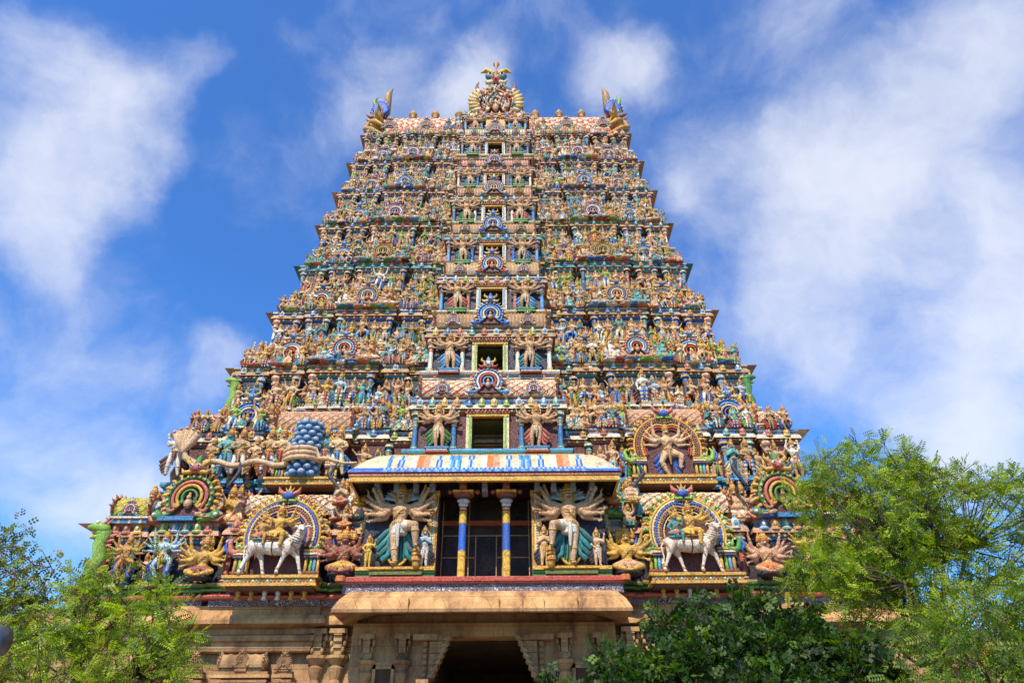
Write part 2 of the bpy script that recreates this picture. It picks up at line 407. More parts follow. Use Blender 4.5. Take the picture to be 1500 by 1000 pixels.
    a = np.linspace(0, 2 * pi, 15); tube(jw, [V3(.105 * sin(t) * (1 if sin(t) > 0 else .8) , -.088 * cos(t) - .012, .70 + .09 * sin(t)) + sh for t in a], .008, (1, 1, 1), 4, False)
    ring(jw, V3(0, -.005, .655) + sh, V3(0, 0, 1), .090, .009, .82)
    for k in range(7): ell(jw, V3((k - 3) * .026, -.098 + .004 * abs(k - 3), .555) + sh, (.012, .010, .020), (1, .3, .3) if k % 2 else (1, 1, 1), 5, 4)
    ring(jw, V3(0, -.005, .575) + sh, V3(0, 0, 1), .096, .018, .82)
    for s in (-1, 1):
        ell(jw, V3(s * .066, -.012, .885) + sh, (.015, .015, .022), (1, 1, 1), 6, 5)
    # garment: hips cloth, front sash, side ties
    if legs in ('sit', 'squat', 'ride'):
        ell(cl, V3(0, -.01, .17), (.118, .10, .075), (1, 1, 1), 10, 6)
        tube(cl, [(-.20, -.10, .135), (-.07, -.03, .17), (.07, -.03, .17), (.20, -.10, .135)], [.052, .085, .085, .052], (1, 1, 1), 9)
        tube(cl, [(0, -.10, .18), (0, -.17, .08)], [.03, .045], (.8, .8, .8), 6, flat=.4)
    else:
        lathe(cl, [(.098, .585, (1, 1, 1)), (.108, .545, (.9, .9, .9)), (.118, .50, (1, 1, 1)), (.115, .45, (.8, .8, .8)), (.12, .42, (1.1, 1.1, 1.1)), (.10, .40, (1, 1, 1))][::-1], n=12, smooth=True, sy=.82)
        tube(cl, [(0, -.09, .56), (.0, -.11, .42), (.01, -.085, .24)], [.026, .032, .018], (.75, .75, .75), 6, flat=.5)
        if legs == 'raised' :
            s = 1 if not flip else -1
            tube(cl, [(s * .05, -.01, .53), (s * .15, -.085, .515)], [.085, .068], (1, 1, 1), 9)
    # crown
    zc = .965 + dz
    cone = [(.060, 0, C['gold']), (.066, .012, C['red']), (.060, .03, C['gold']), (.066, .042, C['gold']), (.050, .062, C['lime']), (.054, .072, C['gold']), (.040, .10, C['gold']), (.043, .108, C['red']), (.024, .135, C['gold']), (.012, .16, C['gold']), (.004, .175, C['gold'])]
    cone = [(r * 1.22, z * 1.25, c) for r, z, c in cone]; lathe(cr, cone, (0, -.008, zc), 10)
    # aureole behind the head
    pts = [(.115 * (1 + .10 * cos(10 * t)) * sin(t), .945 + dz + .135 * (1 + .08 * cos(10 * t)) * cos(t)) for t in np.linspace(0, 2 * pi, 30)[:-1]]
    prism(cr, pts, .035, .055, C['gold'], C['rust'])
    pts = [(.085 * sin(t), .945 + dz + .10 * cos(t)) for t in np.linspace(0, 2 * pi, 14)[:-1]]
    prism(cr, pts, .025, .036, C['tan'])
    if head > 1:
        for k in range(1, head):
            s = 1 if k % 2 else -1; q = (k + 1) // 2
            ell(b, V3(s * .062 * q, .015 + .02 * q, .925) + sh, (.042, .045, .058), (1, 1, 1), 8, 7)
            lathe(cr, [(r * .75, z * .8, c) for r, z, c in cone], (s * .062 * q, .015 + .02 * q, zc), 8)
    # flared sashes either side of the legs
    fl = G()
    if legs not in ('sit', 'squat', 'ride'):
        for s in (-1, 1):
            for k in range(4):
                t = .18 + k * .22; x1 = s * (.10 + .19 * cos(t * 1.2)); z1 = .44 - .42 * sin(t + .15)
                a = V3(s * .06, .03, .54); m_ = V3(s * (.12 + .05 * (3 - k) / 3), .02, .46 - .10 * k); e = V3(x1, .0 + .012 * k, z1)
                tube(fl, [a, m_, e, e + V3(s * .03, 0, .035)], [.02, .034, .044, .006], (1, 1, 1) if k % 2 else (.6, .6, .6), 6, flat=.4)
    else:
        ell(fl, (0, -.03, .03), (.25, .17, .045), (1, 1, 1), 12, 5)
    eye = G()
    for s in (-1, 1):
        ell(eye, V3(s * .026, -.074, .940) + sh, (.013, .008, .008), C['white'], 7, 5)
        ell(eye, V3(s * .026, -.081, .940) + sh, (.005, .004, .006), C['dark'], 6, 4)
        tube(eye, [V3(s * .010, -.079, .958) + sh, V3(s * .040, -.068, .960) + sh], .004, C['dark'], 4)
        tube(eye, [V3(s * .002, -.086, .903) + sh, V3(s * .022, -.080, .901) + sh, V3(s * .040, -.062, .912) + sh], [.007, .006, .002], C['dark'], 5)
    tube(eye, [V3(-.015, -.072, .888) + sh, V3(.015, -.072, .888) + sh], .006, C['red'], 5)
    if vox:
        V, F = remesh(b, vox); B = (V, F)
    else:
        V, F, c, sm = b.arr(); B = (V, F)
    return dict(B=B, legs=legs, garment=cl.arr(), crown=cr.arr(), jewellery=jw.arr(), sash=fl.arr(), face=eye.arr(), dz=dz)

def ring(g, c, ax, r, t, flat=1.0, col=(1, 1, 1)):
    ax = np.asarray(ax, float); ax = ax / (np.linalg.norm(ax) + 1e-9)
    u = np.cross(ax, (0, 1, .1)); u /= np.linalg.norm(u) + 1e-9; w = np.cross(ax, u); n, m = 9, 4
    V = []
    for i in range(n):
        a = 2 * pi * i / n; d = cos(a) * u + sin(a) * w * flat
        for j in range(m):
            p = 2 * pi * j / m; V.append(np.asarray(c) + d * (r + t * cos(p)) + ax * t * sin(p))
    F = [(i * m + j, i * m + (j + 1) % m, ((i + 1) % n) * m + (j + 1) % m, ((i + 1) % n) * m + j) for i in range(n) for j in range(m)]
    g.add(V, F, col, True)

def body_arr(fg, skin, leg, leg2, stripes):
    V, F = fg['B']; c3 = V[F[:, :3]].mean(1)
    c = np.tile(np.array(skin), (len(F), 1))
    if fg['legs'] in ('stand', 'bent', 'stride', 'raised', 'danceL'):
        q = (np.abs(c3[:, 0]) < .30) & (c3[:, 2] < .47) & (c3[:, 2] > .055)
        if leg is not None:
            c[q] = leg
            if stripes:
                c[q & ((c3[:, 2] * 16).astype(int) % 2 == 0)] = leg2
    return V, F, c, np.ones(len(F), bool)

SK = [C['skin']] * 6 + [C['skin2']] * 5 + [C['gold'], C['tan'], C['peach'], C['teal'], C['teal'], C['pale'], C['white'], C['aqua'], C['lime']]
CLT = [C[k] for k in ('blue', 'red', 'yellow', 'green', 'white', 'orange', 'sky', 'teal', 'pink', 'lime', 'cream', 'maroon', 'blue2', 'peach')]
CNAME = dict(blue='deep blue', red='red', yellow='yellow', green='green', white='white', orange='orange', sky='sky blue', teal='teal', pink='dusky pink', lime='lime green', cream='cream', maroon='maroon', blue2='slate blue', peach='peach')
CK = list(CNAME)
LEGS = [('white', None), ('yellow', 'red'), ('white', 'red'), ('cream', 'blue'), ('yellow', None), ('skin', None), ('skin', None), ('skin2', None), ('white', 'green'), ('red', 'cream'), ('sky', None), ('peach', None)]

PROTO = []
def make_protos():
    spec = [('stand', 1, 'stand'), ('namaste', 1, 'stand'), ('up', 1, 'bent'), ('hip', 1, 'bent'), ('hold', 2, 'stand'), ('dance', 1, 'danceL'),
            ('stand', 3, 'bent'), ('hip', 1, 'stride'), ('dance', 3, 'stride'), ('pull', 1, 'stride'), ('hold', 1, 'danceL')]
    for i, (p, n, l) in enumerate(spec):
        PROTO.append(figure(p, n, l, lod=1, vox=.015, seed=i, flip=i % 2 == 1, items=n > 1))
make_protos()
SEATED = [figure('sit', 1, 'sit', belly=1.6, seed=21, vox=.016), figure('namaste', 1, 'sit', seed=22, vox=.016), figure('up', 1, 'squat', belly=1.2, seed=23, vox=.016), figure('hold', 2, 'sit', belly=.5, seed=24, vox=.016)]

POSE_TXT = ['standing', 'praying', 'crouching with raised arms', 'hand-on-hip', 'four-armed', 'dancing', 'six-armed', 'striding', 'six-armed striding', 'pulling', 'high-stepping']
SEAT_TXT = ['round-bellied seated', 'praying seated', 'squatting arms-up', 'four-armed seated']
MC = {}
def cached(key, fn):
    if key not in MC: MC[key] = fn()
    return MC[key]
GOLDS = (.66, .40, .10)
def merge_fig(kind, idx, skin, leg, leg2, cloth, sash, rich=True):
    fg = (PROTO if kind == 'p' else SEATED)[idx]; g = G()
    g.add(*body_arr(fg, skin, leg, leg2, leg2 is not None))
    g.put(fg['garment'], mul=cloth); g.put(fg['crown']); g.put(fg['jewellery'], mul=GOLDS); g.put(fg['sash'], mul=sash); g.put(fg['face'])
    return g.arr()

STAT = []          # requested statues: gathered first, then sorted by size in view
def want(kind, idx, x, y, z, h, where, rz=0, cat='s', mirror=False, prio=0):
    STAT.append(dict(kind=kind, idx=idx, x=x, y=y, z=z, h=h, where=where, rz=rz, cat=cat, mirror=mirror, prio=prio))

# ------------------------------------------------------------------ ornaments
def omega(r, n=22, spread=2.35, foot=.35):
    a = np.linspace(-spread, spread, n); p = [(r * sin(t), r * cos(t)) for t in a]
    (x, z) = p[-1]
    tail = [(x + r * foot * .35, z - r * .12), (x + r * foot, z - r * .16), (x + r * foot * 1.25, z + r * .05)]
    return [(-q[0], q[1]) for q in tail[::-1]] + p + tail
def kudu(c1, c2, c3, face=True, lod=1, inner=None):
    """horseshoe arch ornament, width about 1, centre at origin, facing -Y"""
    g = G()
    n = 20
    pts = [(.47 * sin(t), .47 * cos(t)) for t in np.linspace(-2.5, 2.5, 16)]
    prism(g, pts, 0, .10, inner or C['maroon'])
    for k, (r, t, c) in enumerate(((.43, .044, c1), (.33, .038, c2), (.24, .034, c3))):
        tube(g, [(x, -.02 - .02 * k, z) for x, z in omega(r, n if lod else 14, foot=.5 - .12 * k)], t, c, 6)
    m = 15 if lod else 9
    for i in range(m):
        t = -2.0 + 4.0 * i / (m - 1); r = .50
        p = V3(r * sin(t), .02, r * cos(t)); d = V3(sin(t), 0, cos(t)); e = V3(cos(t), 0, -sin(t)) * (1 if t < 0 else -1)
        tube(g, [p, p + d * .05, p + d * .10 - e * .035], [.045, .038, .008], c3 if i % 2 else C['gold'], 5)
    for s in (-1, 1):
        ell(g, (s * .56, -.03, -.36), (.11, .06, .10), c1, 7, 5); ell(g, (s * .60, -.08, -.36), .045, C['white'], 6, 4)
        tube(g, [(s * .5, 0, -.42), (s * .65, 0, -.46), (s * .75, 0, -.36)], [.05, .05, .01], c2, 5)
    tube(g, [(x, -.06, z) for x, z in omega(.145, 12, foot=.3)], .028, c1, 5)
    ell(g, (0, -.05, -.13), (.09, .07, .10), C['skin'], 7, 6); ell(g, (0, -.07, -.01), .05, C['skin2'], 7, 5); ell(g, (0, -.06, .05), (.035, .035, .05), C['gold'], 6, 4)
    if lod:
        for k in range(15):
            t = -2.0 + 4.0 * k / 14; ell(g, (.43 * sin(t), -.075, .43 * cos(t)), (.03, .02, .03), C['cream'] if k % 2 else c3, 5, 4)
    if face:
        ell(g, (0, -.06, .60), (.16, .11, .12), c2, 8, 6)
        for s in (-1, 1):
            ell(g, (s * .075, -.15, .62), .045, C['white'], 6, 5); ell(g, (s * .075, -.19, .62), .02, C['dark'], 5, 4)
            tube(g, [(s * .12, -.05, .68), (s * .22, -.05, .76), (s * .20, -.05, .86)], [.05, .04, .008], C['gold'], 5)
            tube(g, [(s * .10, -.08, .52), (s * .24, -.08, .50), (s * .30, -.06, .60)], [.05, .05, .01], c3, 5)
        tube(g, [(0, -.05, .70), (0, -.03, .82), (0, 0, .92)], [.08, .06, .01], c1, 6)
        ell(g, (0, -.15, .55), (.05, .04, .03), C['red'], 6, 4)
    return g.arr()
KS = [('blue', 'sky', 'cream'), ('red', 'sky', 'cream'), ('orange', 'blue2', 'cream'), ('sky', 'white', 'red'), ('teal', 'cream', 'orange'), ('pink', 'white', 'blue'), ('cream', 'sky', 'pink'), ('green', 'pink', 'gold')]
KM = [mesh('horseshoe_arch', kudu(C[a], C[b], C[c])) for a, b, c in KS]

def nasi(c1, c2):
    """small pointed gable"""
    g = G(); lathe(g, [(.5, 0, c1), (.52, .12, c2), (.36, .2, c1), (.44, .42, c1), (.30, .66, c2), (.12, .8, c2), (.15, .9, C['gold']), (.02, 1.15, C['gold'])], n=8)
    ell(g, (0, -.40, .38), (.2, .12, .2), c2, 6, 4)
    return g.arr()
NA = [nasi(C[a], C[b]) for a, b in (('sky', 'white'), ('aqua', 'cream'), ('yellow', 'cream'), ('pink', 'peach'), ('cream', 'sky'), ('blue2', 'pale'), ('peach', 'gold'), ('lime', 'cream'))]

def vault(L, d, h, c1, c2, style='lattice', end=('pink', 'blue'), nx=None, pit=.42, lw=.22):
    """barrel roof along X, length L, depth d, height h, springing at z=0"""
    g = G(); arc = (d + h) * 2.0
    if style == 'ribs': nt = 12; nx = max(10, min(150, int(L / (.055 if d > .7 else .09))))
    else: nx = max(12, min(220, int(L / pit * 6))); nt = max(12, min(60, int(arc / pit * 5)))
    a = np.linspace(-.45, pi + .45, nt + 1); V = []; dx = L / nx / pit; dt = arc / nt / (pit * 1.25)
    def lat(i, j):
        p_, q_ = (i * dx + j * dt) % 1, (i * dx - j * dt) % 1
        return min(p_, q_) < lw
    for i in range(nx + 1):
        for j, t in enumerate(a):
            k = (.045 * h * (i % 3 == 0) if style == 'ribs' else .035 * min(h, 1.2) * lat(i, j))
            V.append((-L / 2 + L * i / nx, -cos(t) * (d / 2 + k), (sin(t) + .43) * (h / 1.43 + k)))
    F = []; cc = []
    for i in range(nx):
        for j in range(nt):
            F.append((i * (nt + 1) + j, (i + 1) * (nt + 1) + j, (i + 1) * (nt + 1) + j + 1, i * (nt + 1) + j + 1))
            if style == 'ribs': cc.append(c1 if i % 3 else c2)
            else: cc.append(c1 if lat(i, j) else c2)
    g.add(V, F, cc)
    for s in (-1, 1):
        x = s * L / 2; zc = h * .42
        for r, c, o in ((.62, C[end[0]], .03), (.50, C['cream'], .06), (.36, C[end[1]], .09), (.2, C['dark'], .11)):
            V = [(x + s * o, r * d * cos(t), zc + r * h * sin(t)) for t in np.linspace(0, 2 * pi, 17)[:-1]] + [(x + s * (o + .01), 0, zc)]
            V += [(x - s * .04, r * d * cos(t), zc + r * h * sin(t)) for t in np.linspace(0, 2 * pi, 17)[:-1]]
            F = [(i, (i + 1) % 16, 16, -1) for i in range(16)] + [(i, (i + 1) % 16, 17 + (i + 1) % 16, 17 + i) for i in range(16)]
            g.add(V, F, c)
        for i in range(9):
            t = pi * (i / 8) ; p = V3(x, -.60 * d * cos(t), zc + .60 * h * sin(t)); dd = V3(0, -cos(t), sin(t))
            tube(g, [p, p + dd * .08 * h, p + dd * .2 * h + V3(s * .03, 0, 0)], [.07 * h, .06 * h, .01], C['gold'] if i % 2 else C[end[0]], 5)
    return g

def pilaster(h, w, shaft, cap, base):
    g = G()
    lathe(g, [(w * .75, 0, base), (w * .75, .06 * h, cap), (w * .62, .08 * h, base), (w * .62, .13 * h, shaft), (w * .48, .15 * h, shaft), (w * .44, .62 * h, cap), (w * .55, .66 * h, base), (w * .42, .69 * h, cap), (w * .7, .75 * h, base), (w * .74, .80 * h, cap), (w * .5, .83 * h, shaft), (w * .5, .86 * h, base), (w * .95, .90 * h, cap), (w * .95, .95 * h, base), (w * .8, h, cap)], n=8, smooth=False)
    return g.arr()
PM = [pilaster(1, .16, C[a], C[b], C[c]) for a, b, c in (('blue', 'cream', 'sky'), ('white', 'pink', 'cream'), ('blue2', 'cream', 'teal'), ('pink', 'cream', 'maroon'), ('cream', 'gold', 'sky'), ('sky', 'yellow', 'blue'))]
PMM = [mesh('pilaster', p) for p in PM]

# ------------------------------------------------------------------ the gateway tower
X0, YB = -1.02, 37.0
TW = tag(ob('gateway_tower', None, loc=(X0, YB, 0)), 'towering pyramidal temple gateway of nine painted storeys crowded with sculpture', 'temple tower')
#        Y face, floor z, half width
T = [(26.0, 7.67, 14.55), (27.64, 12.14, 13.2), (28.86, 16.13, 12.15), (29.76, 20.18, 11.3), (30.41, 24.02, 10.68), (30.91, 27.59, 10.2), (31.36, 31.12, 9.75), (31.76, 34.10, 9.35), (32.16, 37.26, 8.92), (32.76, 41.0, 8.5)]
BAYS1 = [(.0, .225, .40), (.225, .335, .70), (.335, .41, .95), (.41, .455, .45), (.455, .70, 1.0), (.70, .745, .45), (.745, .85, .85), (.85, .885, .40), (.885, 1.0, .7)]
BAYS0 = [(0, .285, 1.25), (.285, .335, .75), (.335, .385, .6), (.385, .41, .15), (.41, .655, .75), (.655, .70, .15), (.70, .845, .6), (.845, .885, .15), (.885, 1.0, .5)]
def plan(w, q, yb):
    """outline relative to the face line (y=0), front towards -Y; runs left-back, front, right-back"""
    R_ = []
    for u0, u1, p in BAYS:
        R_ += [(u0 * w, -p * q), (u1 * w, -p * q)]
    R_ = R_[1:]
    side = [(w, .9 * q), (w + .0, .9 * q), (w - .35 * q, .9 * q), (w - .35 * q, yb * .3), (w + .1 * q, yb * .3), (w + .1 * q, yb * .7), (w - .35 * q, yb * .7), (w - .35 * q, yb - .9), (w, yb - .9), (w, yb)]
    side = [side[0]] + side[2:]
    rt = R_ + side
    lf = [(-x, y) for x, y in rt][::-1]
    return lf + rt, len(lf) - 1
ORD = ['first', 'second', 'third', 'fourth', 'fifth', 'sixth', 'seventh', 'eighth', 'ninth', 'tenth', 'eleventh', 'twelfth', 'thirteenth', 'fourteenth', 'fifteenth', 'sixteenth', 'seventeenth', 'eighteenth', 'nineteenth', 'twentieth']
WALLC = ['navy', 'maroon', 'navy', 'navy', 'maroon', 'navy', 'navy', 'navy', 'navy']
PLC = [('green', 'ochre', 'brown'), ('teal', 'sky', 'blue2'), ('grey', 'cream', 'purple'), ('olive', 'cream', 'green'), ('yellow', 'dark', 'teal'), ('green', 'peach', 'olive'), ('green', 'peach', 'teal'), ('olive', 'cream', 'peach'), ('tan', 'pale', 'pink')]
ENC = [('peach', 'tan', 'blue2'), ('cream', 'sky', 'rust'), ('tan', 'peach', 'teal'), ('tan', 'cream', 'blue'), ('teal', 'peach', 'aqua'), ('tan', 'gold', 'teal'), ('peach', 'tan', 'blue2'), ('tan', 'peach', 'blue'), ('tan', 'pink', 'blue2')]
VC = [('rust', 'cream', 'lattice'), ('red', 'cream', 'lattice'), ('tan', 'peach', 'ribs'), ('tan', 'cream', 'ribs'), ('tan', 'peach', 'ribs'), ('peach', 'tan', 'ribs'), ('pink', 'cream', 'ribs'), ('cream', 'tan', 'ribs'), ('pink', 'pale', 'ribs')]
CDZ = [0, .74, 1.2, 1.25, 1.15, 1.05, .93, 1.25, .9]; CPF = 2.4
np_pil = 0; extra_pil = G()
kcount = 0
extra_arch = G()
for i in range(9):
    Y, z0, w = T[i]; H = T[i + 1][1] - z0; dY = T[i + 1][0] - Y; q = w / 15; yb = 2 * (YB - Y)
    rr = random.Random(100 + i); BAYS = BAYS0 if i == 0 else BAYS1; rrow = i < 8
    pl, ci = plan(w, q, yb)
    hwall = (.44 if i else .37) * H if rrow else 1.36; zc = hwall; s = H / 4.5
    cw = (.235 if i else .25) * w; cp = (CPF if i else 1.25) * q; cz = CDZ[i]
    g = G()
    wc = C[WALLC[i]]
    sweep(g, pl, [(0, -.12 * H, wc), (0, hwall + .02, wc)], skip=(ci,) if i == 0 else ())
    # door jambs of the centre bay with a deep opening
    dw = .050 * w; dh = [0, .86, .84, .84, .82, .80, .8, .8, .78][i] * hwall if i else 0
    if i:
        for s_ in (-1, 1):
            a_, b2 = sorted((s_ * cw, s_ * dw)); box(g, a_, -cp, -.25 * H + cz, b2, -cp + .3, hwall + cz, wc)
            a_, b2 = sorted((s_ * cw, s_ * (cw - .2))); box(g, a_, -cp + .3, -.25 * H + cz, b2, .5, hwall + cz, wc)
        box(g, -dw, -cp, dh + cz, dw, -cp + .3, hwall + cz, wc); box(g, -dw, -cp + .02, -.25 * H + cz, dw, -cp + .3, cz - .04, wc)
        box(g, -cw + .1, -cp + 1.2, hwall + cz, cw - .1, .5, .93 * H + cz, C['maroon'])
    # back of the roof row
    hb = max(.25, dY * .55)
    if rrow: sweep(g, [(-w + .1, yb), (-w + .1, 0), (w - .1, 0), (w - .1, yb)], [(-hb, hwall, C['maroon']), (-hb, .93 * H, C['maroon']), (-2.6, .93 * H, C['maroon'])])
    tier = ob('storey', g, TW, (0, Y - YB, z0)); tier['label'] = 'the %s storey from the bottom, its wall behind the figures' % ORD[i]
    if i:
        d = G(); box(d, -dw, -cp + .3, -.0, -dw + .02, -cp + 2.2, dh, C['olive']); box(d, dw - .02, -cp + .3, 0, dw, -cp + 2.2, dh, C['olive'])
        box(d, -dw + .02, -cp + 2.2, 0, dw - .02, -cp + 2.25, dh, C['olive']); box(d, -dw + .02, -cp + .3, dh - .02, dw - .02, -cp + 2.2, dh, C['olive'])
        box(d, -dw + .02, -cp + .3, -.04, dw - .02, -cp + 2.2, 0, C['dark'])
        ob('doorway', d, tier, (0, 0, cz))
        f = G(); fw = .055 * H
        box(f, -dw - fw, -cp - .16, 0, -dw + .01, -cp - .002, dh, C['cream']); box(f, dw - .01, -cp - .16, 0, dw + fw, -cp - .002, dh, C['cream'])
        box(f, -dw - fw * .5, -cp - .2, 0, -dw - fw * .1, -cp - .1, dh, C['lime'] if i < 3 else C['sky']); box(f, dw + fw * .1, -cp - .2, 0, dw + fw * .5, -cp - .1, dh, C['lime'] if i < 3 else C['sky'])
        box(f, -dw - fw, -cp - .2, dh, dw + fw, -cp - .002, dh + .06 * H * .5, C['yellow']); box(f, -dw - fw * 1.2, -cp - .24, dh + .03 * H, dw + fw * 1.2, -cp - .002, dh + .045 * H, C['rust'])
        for k in range(12):
            x = -dw - fw + (2 * dw + 2 * fw) * (k + .5) / 12; box(f, x - .03 * s, -cp - .3, dh + .045 * H, x + .03 * s, -cp - .05, dh + .065 * H, C['pink'])
        ob('door_frame', f, tier, (0, 0, cz))
    # plinth ledge on which the figures stand
    a, b_, c_ = [C[k] for k in PLC[i]]
    g = G(); o = .36 * s
    HP = H * (.6 if i == 0 else 1.0)
    pr = [(o * .5, -.125 * HP, c_), (o * .72, -.10 * HP, b_), (o * .72, -.085 * HP, c_), (o * .55, -.08 * HP, a), (o * .60, -.055 * HP, b_), (o * .95, -.045 * HP, a), (o * 1.0, -.02 * HP, b_), (o, 0, c_), (-.01, 0.0, c_)]
    SK0 = (ci,) if i == 0 else ()
    cpath = [(-cw, .5), (-cw, -cp), (cw, -cp), (cw, .5)]
    sweep(g, pl, pr, skip=SK0)
    if i: sweep(g, cpath, [(o_, z_ + cz, c2) for o_, z_, c2 in pr])
    for u0, u1, p in BAYS:                      # projecting pedestals and dentils
        if u1 - u0 < .06: continue
        for sx in (-1, 1):
            if u0 == 0 and sx < 0 or i == 0 and u0 == 0: continue
            n_ = max(2, int((u1 - u0) * w / (.30 * s))); pf, zf = (-cp, cz) if u0 == 0 else (-p * q, 0)
            for k in range(n_):
                x = sx * (u0 + (u1 - u0) * (k + .5) / n_) * w
                if u0 == 0: x = -u1 * w + 2 * u1 * w * (k + .5) / n_
                box(g, x - .06 * s, pf - o * .80, -.083 * H + zf, x + .06 * s, pf - o * .5, -.058 * H + zf, C[rr.choice(['pink', 'cream', 'sky'])])
    g_pl = g
    # entablature
    a, b_, c_ = [C[k] for k in ENC[i]]
    g = G(); e = .19 * s
    pr = [(0, hwall - .03 * H, c_), (e * .3, hwall - .025 * H, c_), (e * .3, hwall, C['gold']), (e * .5, hwall + .008 * H, C['gold']), (e * .5, hwall + .02 * H, C['rust']),
          (e * 1.25, hwall + .025 * H, a), (e * 1.2, hwall + .045 * H, a), (e * .95, hwall + .07 * H, b_), (e * .6, hwall + .088 * H, c_), (e * .6, hwall + .11 * H, a), (e * .95, hwall + .118 * H, b_), (e * .95, hwall + .135 * H, a), (0, hwall + .14 * H, a)]
    sweep(g, pl, pr, skip=SK0)
    if i: sweep(g, cpath, [(o_, z_ + cz, c2) for o_, z_, c2 in pr[:-1]] + [(-1.5, hwall + .137 * H + cz, a)])
    sweep(g, [(-w + .1, yb), (-w + .1, 0), (w - .1, 0), (w - .1, yb)], [(.9 * q, hwall + .132 * H, a), (-hb - .05, hwall + .133 * H, a)])
    zk = hwall + .05 * H
    for u0, u1, p in BAYS:
        for sx in (-1, 1):
            if u0 == 0 and (sx < 0 or i == 0): continue
            W_ = (u1 - u0) * w * (2 if u0 == 0 else 1); xc = 0 if u0 == 0 else sx * (u0 + u1) / 2 * w; pf, zf = (-cp, cz) if u0 == 0 else (-p * q, 0)
            if u0 == 0: W_ = 2 * cw
            n_ = max(1, int(W_ / ((.58 if i else .42) * s)))
            for k in range(n_):
                x = xc - W_ / 2 + W_ * (k + .5) / n_
                g.put(NA[rr.randrange(8)], (x, pf - e * .95, zk + zf), (.38 * s, .26 * s, .58 * s))
            n_ = max(2, int(W_ / (.2 * s)))
            for k in range(n_):
                x = xc - W_ / 2 + W_ * (k + .5) / n_
                box(g, x - .045 * s, pf - e * .85, hwall - .002 * H + zf, x + .045 * s, pf - e * .4, hwall + .022 * H + zf, C['rust'] if k % 2 else C['cream'])
            for k in range(max(1, int(W_ / (.5 * s)))):       # blocks under the roof row
                x = xc - W_ / 2 + W_ * (k + .5) / max(1, int(W_ / (.5 * s)))
                box(g, x - .09 * s, pf - e * .72, hwall + .086 * H + zf, x + .09 * s, pf - e * .5, hwall + .112 * H + zf, C[rr.choice(['blue', 'sky', 'orange', 'white', 'blue2'])])
    ob('cornice', g, tier)
    # pilasters
    for u0, u1, p in BAYS:
        us = [u0 + .012, u1 - .012] if u1 - u0 > .09 else []
        if u0 == .455: us = [.465, .692]
        if u0 == 0: us = [.225, .105]
        if i < 2 and u0 == .455: us = []
        if i == 0 and u0 < .34: us = []
        for u in us:
            pi_ = rr.randrange(6) if i < 3 else rr.choice([0, 2, 2, 5, 3, 1])
            for sx in (-1, 1):
                loc = (sx * u * w, (-cp if u0 == 0 else -p * q) - .12 * s, cz if u0 == 0 else 0); sc_ = (s * 1.5, s * 1.5, hwall * .985)
                if np_pil < 99:
                    ob('pilaster', PMM[pi_], tier, loc, s=sc_); np_pil += 1
                else:
                    extra_pil.put(PM[pi_], (loc[0], Y - YB + loc[1], z0 + loc[2]), sc_)
    # ---- roof row
    zr = hwall + .14 * H; rh = H * .40
    v1, v2, st = VC[i]
    def put_arch(x, y, z, size, ki, parent):
        global kcount
        if kcount < 98:
            ob('horseshoe_arch', KM[ki], parent, (x, y, z), s=size)
        else:
            extra_arch.put(KARR[ki], (x, Y - YB + y, z0 + z), size)
        kcount += 1
    if i == 0:
        KARR = [kudu(C[a_], C[b2], C[c2], lod=0) for a_, b2, c2 in KS]
    # centre vault
    if i > 0 and rrow:
        L = 2 * cw * .93; vh = .24 * H; vd = 1.5 * q
        vo = ob('vault_roof', vault(L, vd, vh, C[v1], C[v2], st, nx=80 if st == 'lattice' else 64), tier, (0, -cp + .45 * q, zr + .035 * H + cz))
        g = G(); box(g, -cw * .95, -cp - .12 * q, zr - .005, cw * .95, -cp + 1.0 * q, zr + .045 * H, c_); box(g, -cw * .98, -cp - .2 * q, zr + .028 * H, cw * .98, -cp + 1.05 * q, zr + .04 * H, C['cream'])
        ob('roof_neck', g, tier, (0, 0, cz))
        kk = [0, 3, 0, 1, 0, 6, 3, 6, 5][i]
        put_arch(0, -cp - .42 * q, zr + .18 * H + cz, .34 * H, kk, tier)
        for sx in (-1, 1):
            put_arch(sx * .62 * cw, -cp - .35 * q, zr + .11 * H + cz, .14 * H, (i * 3) % 8, tier)
    for sx in ((-1, 1) if rrow else ()):
        # side vault next to centre
        u0, u1, p = BAYS[1]
        L = (u1 - u0) * w; vh = .20 * H
        if i > 0:
            ob('vault_roof', vault(L * .95, 1.0 * q, vh, C['teal'] if i < 3 else C['tan'], C['cream'], 'lattice' if i < 3 else 'ribs', nx=20), tier, (sx * (u0 + u1) / 2 * w, -p * q + .1 * q, zr))
        # sala with its big arch; niche bays on the two lowest storeys are built apart
        if i > 1:
            u0, u1, p = BAYS[4]; L = (u1 - u0) * w * .96; xc = sx * .5775 * w
            ob('vault_roof', vault(L, 1.15 * q, .22 * H, C['brown' if i % 2 else 'tan'], C[['peach', 'cream', 'tan'][i % 3]], 'ribs', nx=60), tier, (xc, -p * q + .2 * q, zr + .05 * H))
            g = G(); box(g, xc - L / 2 * 1.02, -p * q - .36 * q, zr - .004, xc + L / 2 * 1.02, -p * q + .8 * q, zr + .065 * H, C[['blue', 'teal', 'blue2'][i % 3]])
            box(g, xc - L / 2 * 1.05, -p * q - .42 * q, zr + .04 * H, xc + L / 2 * 1.05, -p * q + .8 * q, zr + .055 * H, C['aqua' if i % 2 else 'cream'])
            for k in range(5): box(g, xc - L / 2 + L * (k + .5) / 5 - .07 * s, -p * q - .46 * q, zr - .003, xc - L / 2 + L * (k + .5) / 5 + .07 * s, -p * q - .3 * q, zr + .062 * H, C[['orange', 'sky', 'lime', 'white', 'sky'][(k + i) % 5]])
            ob('roof_neck', g, tier)
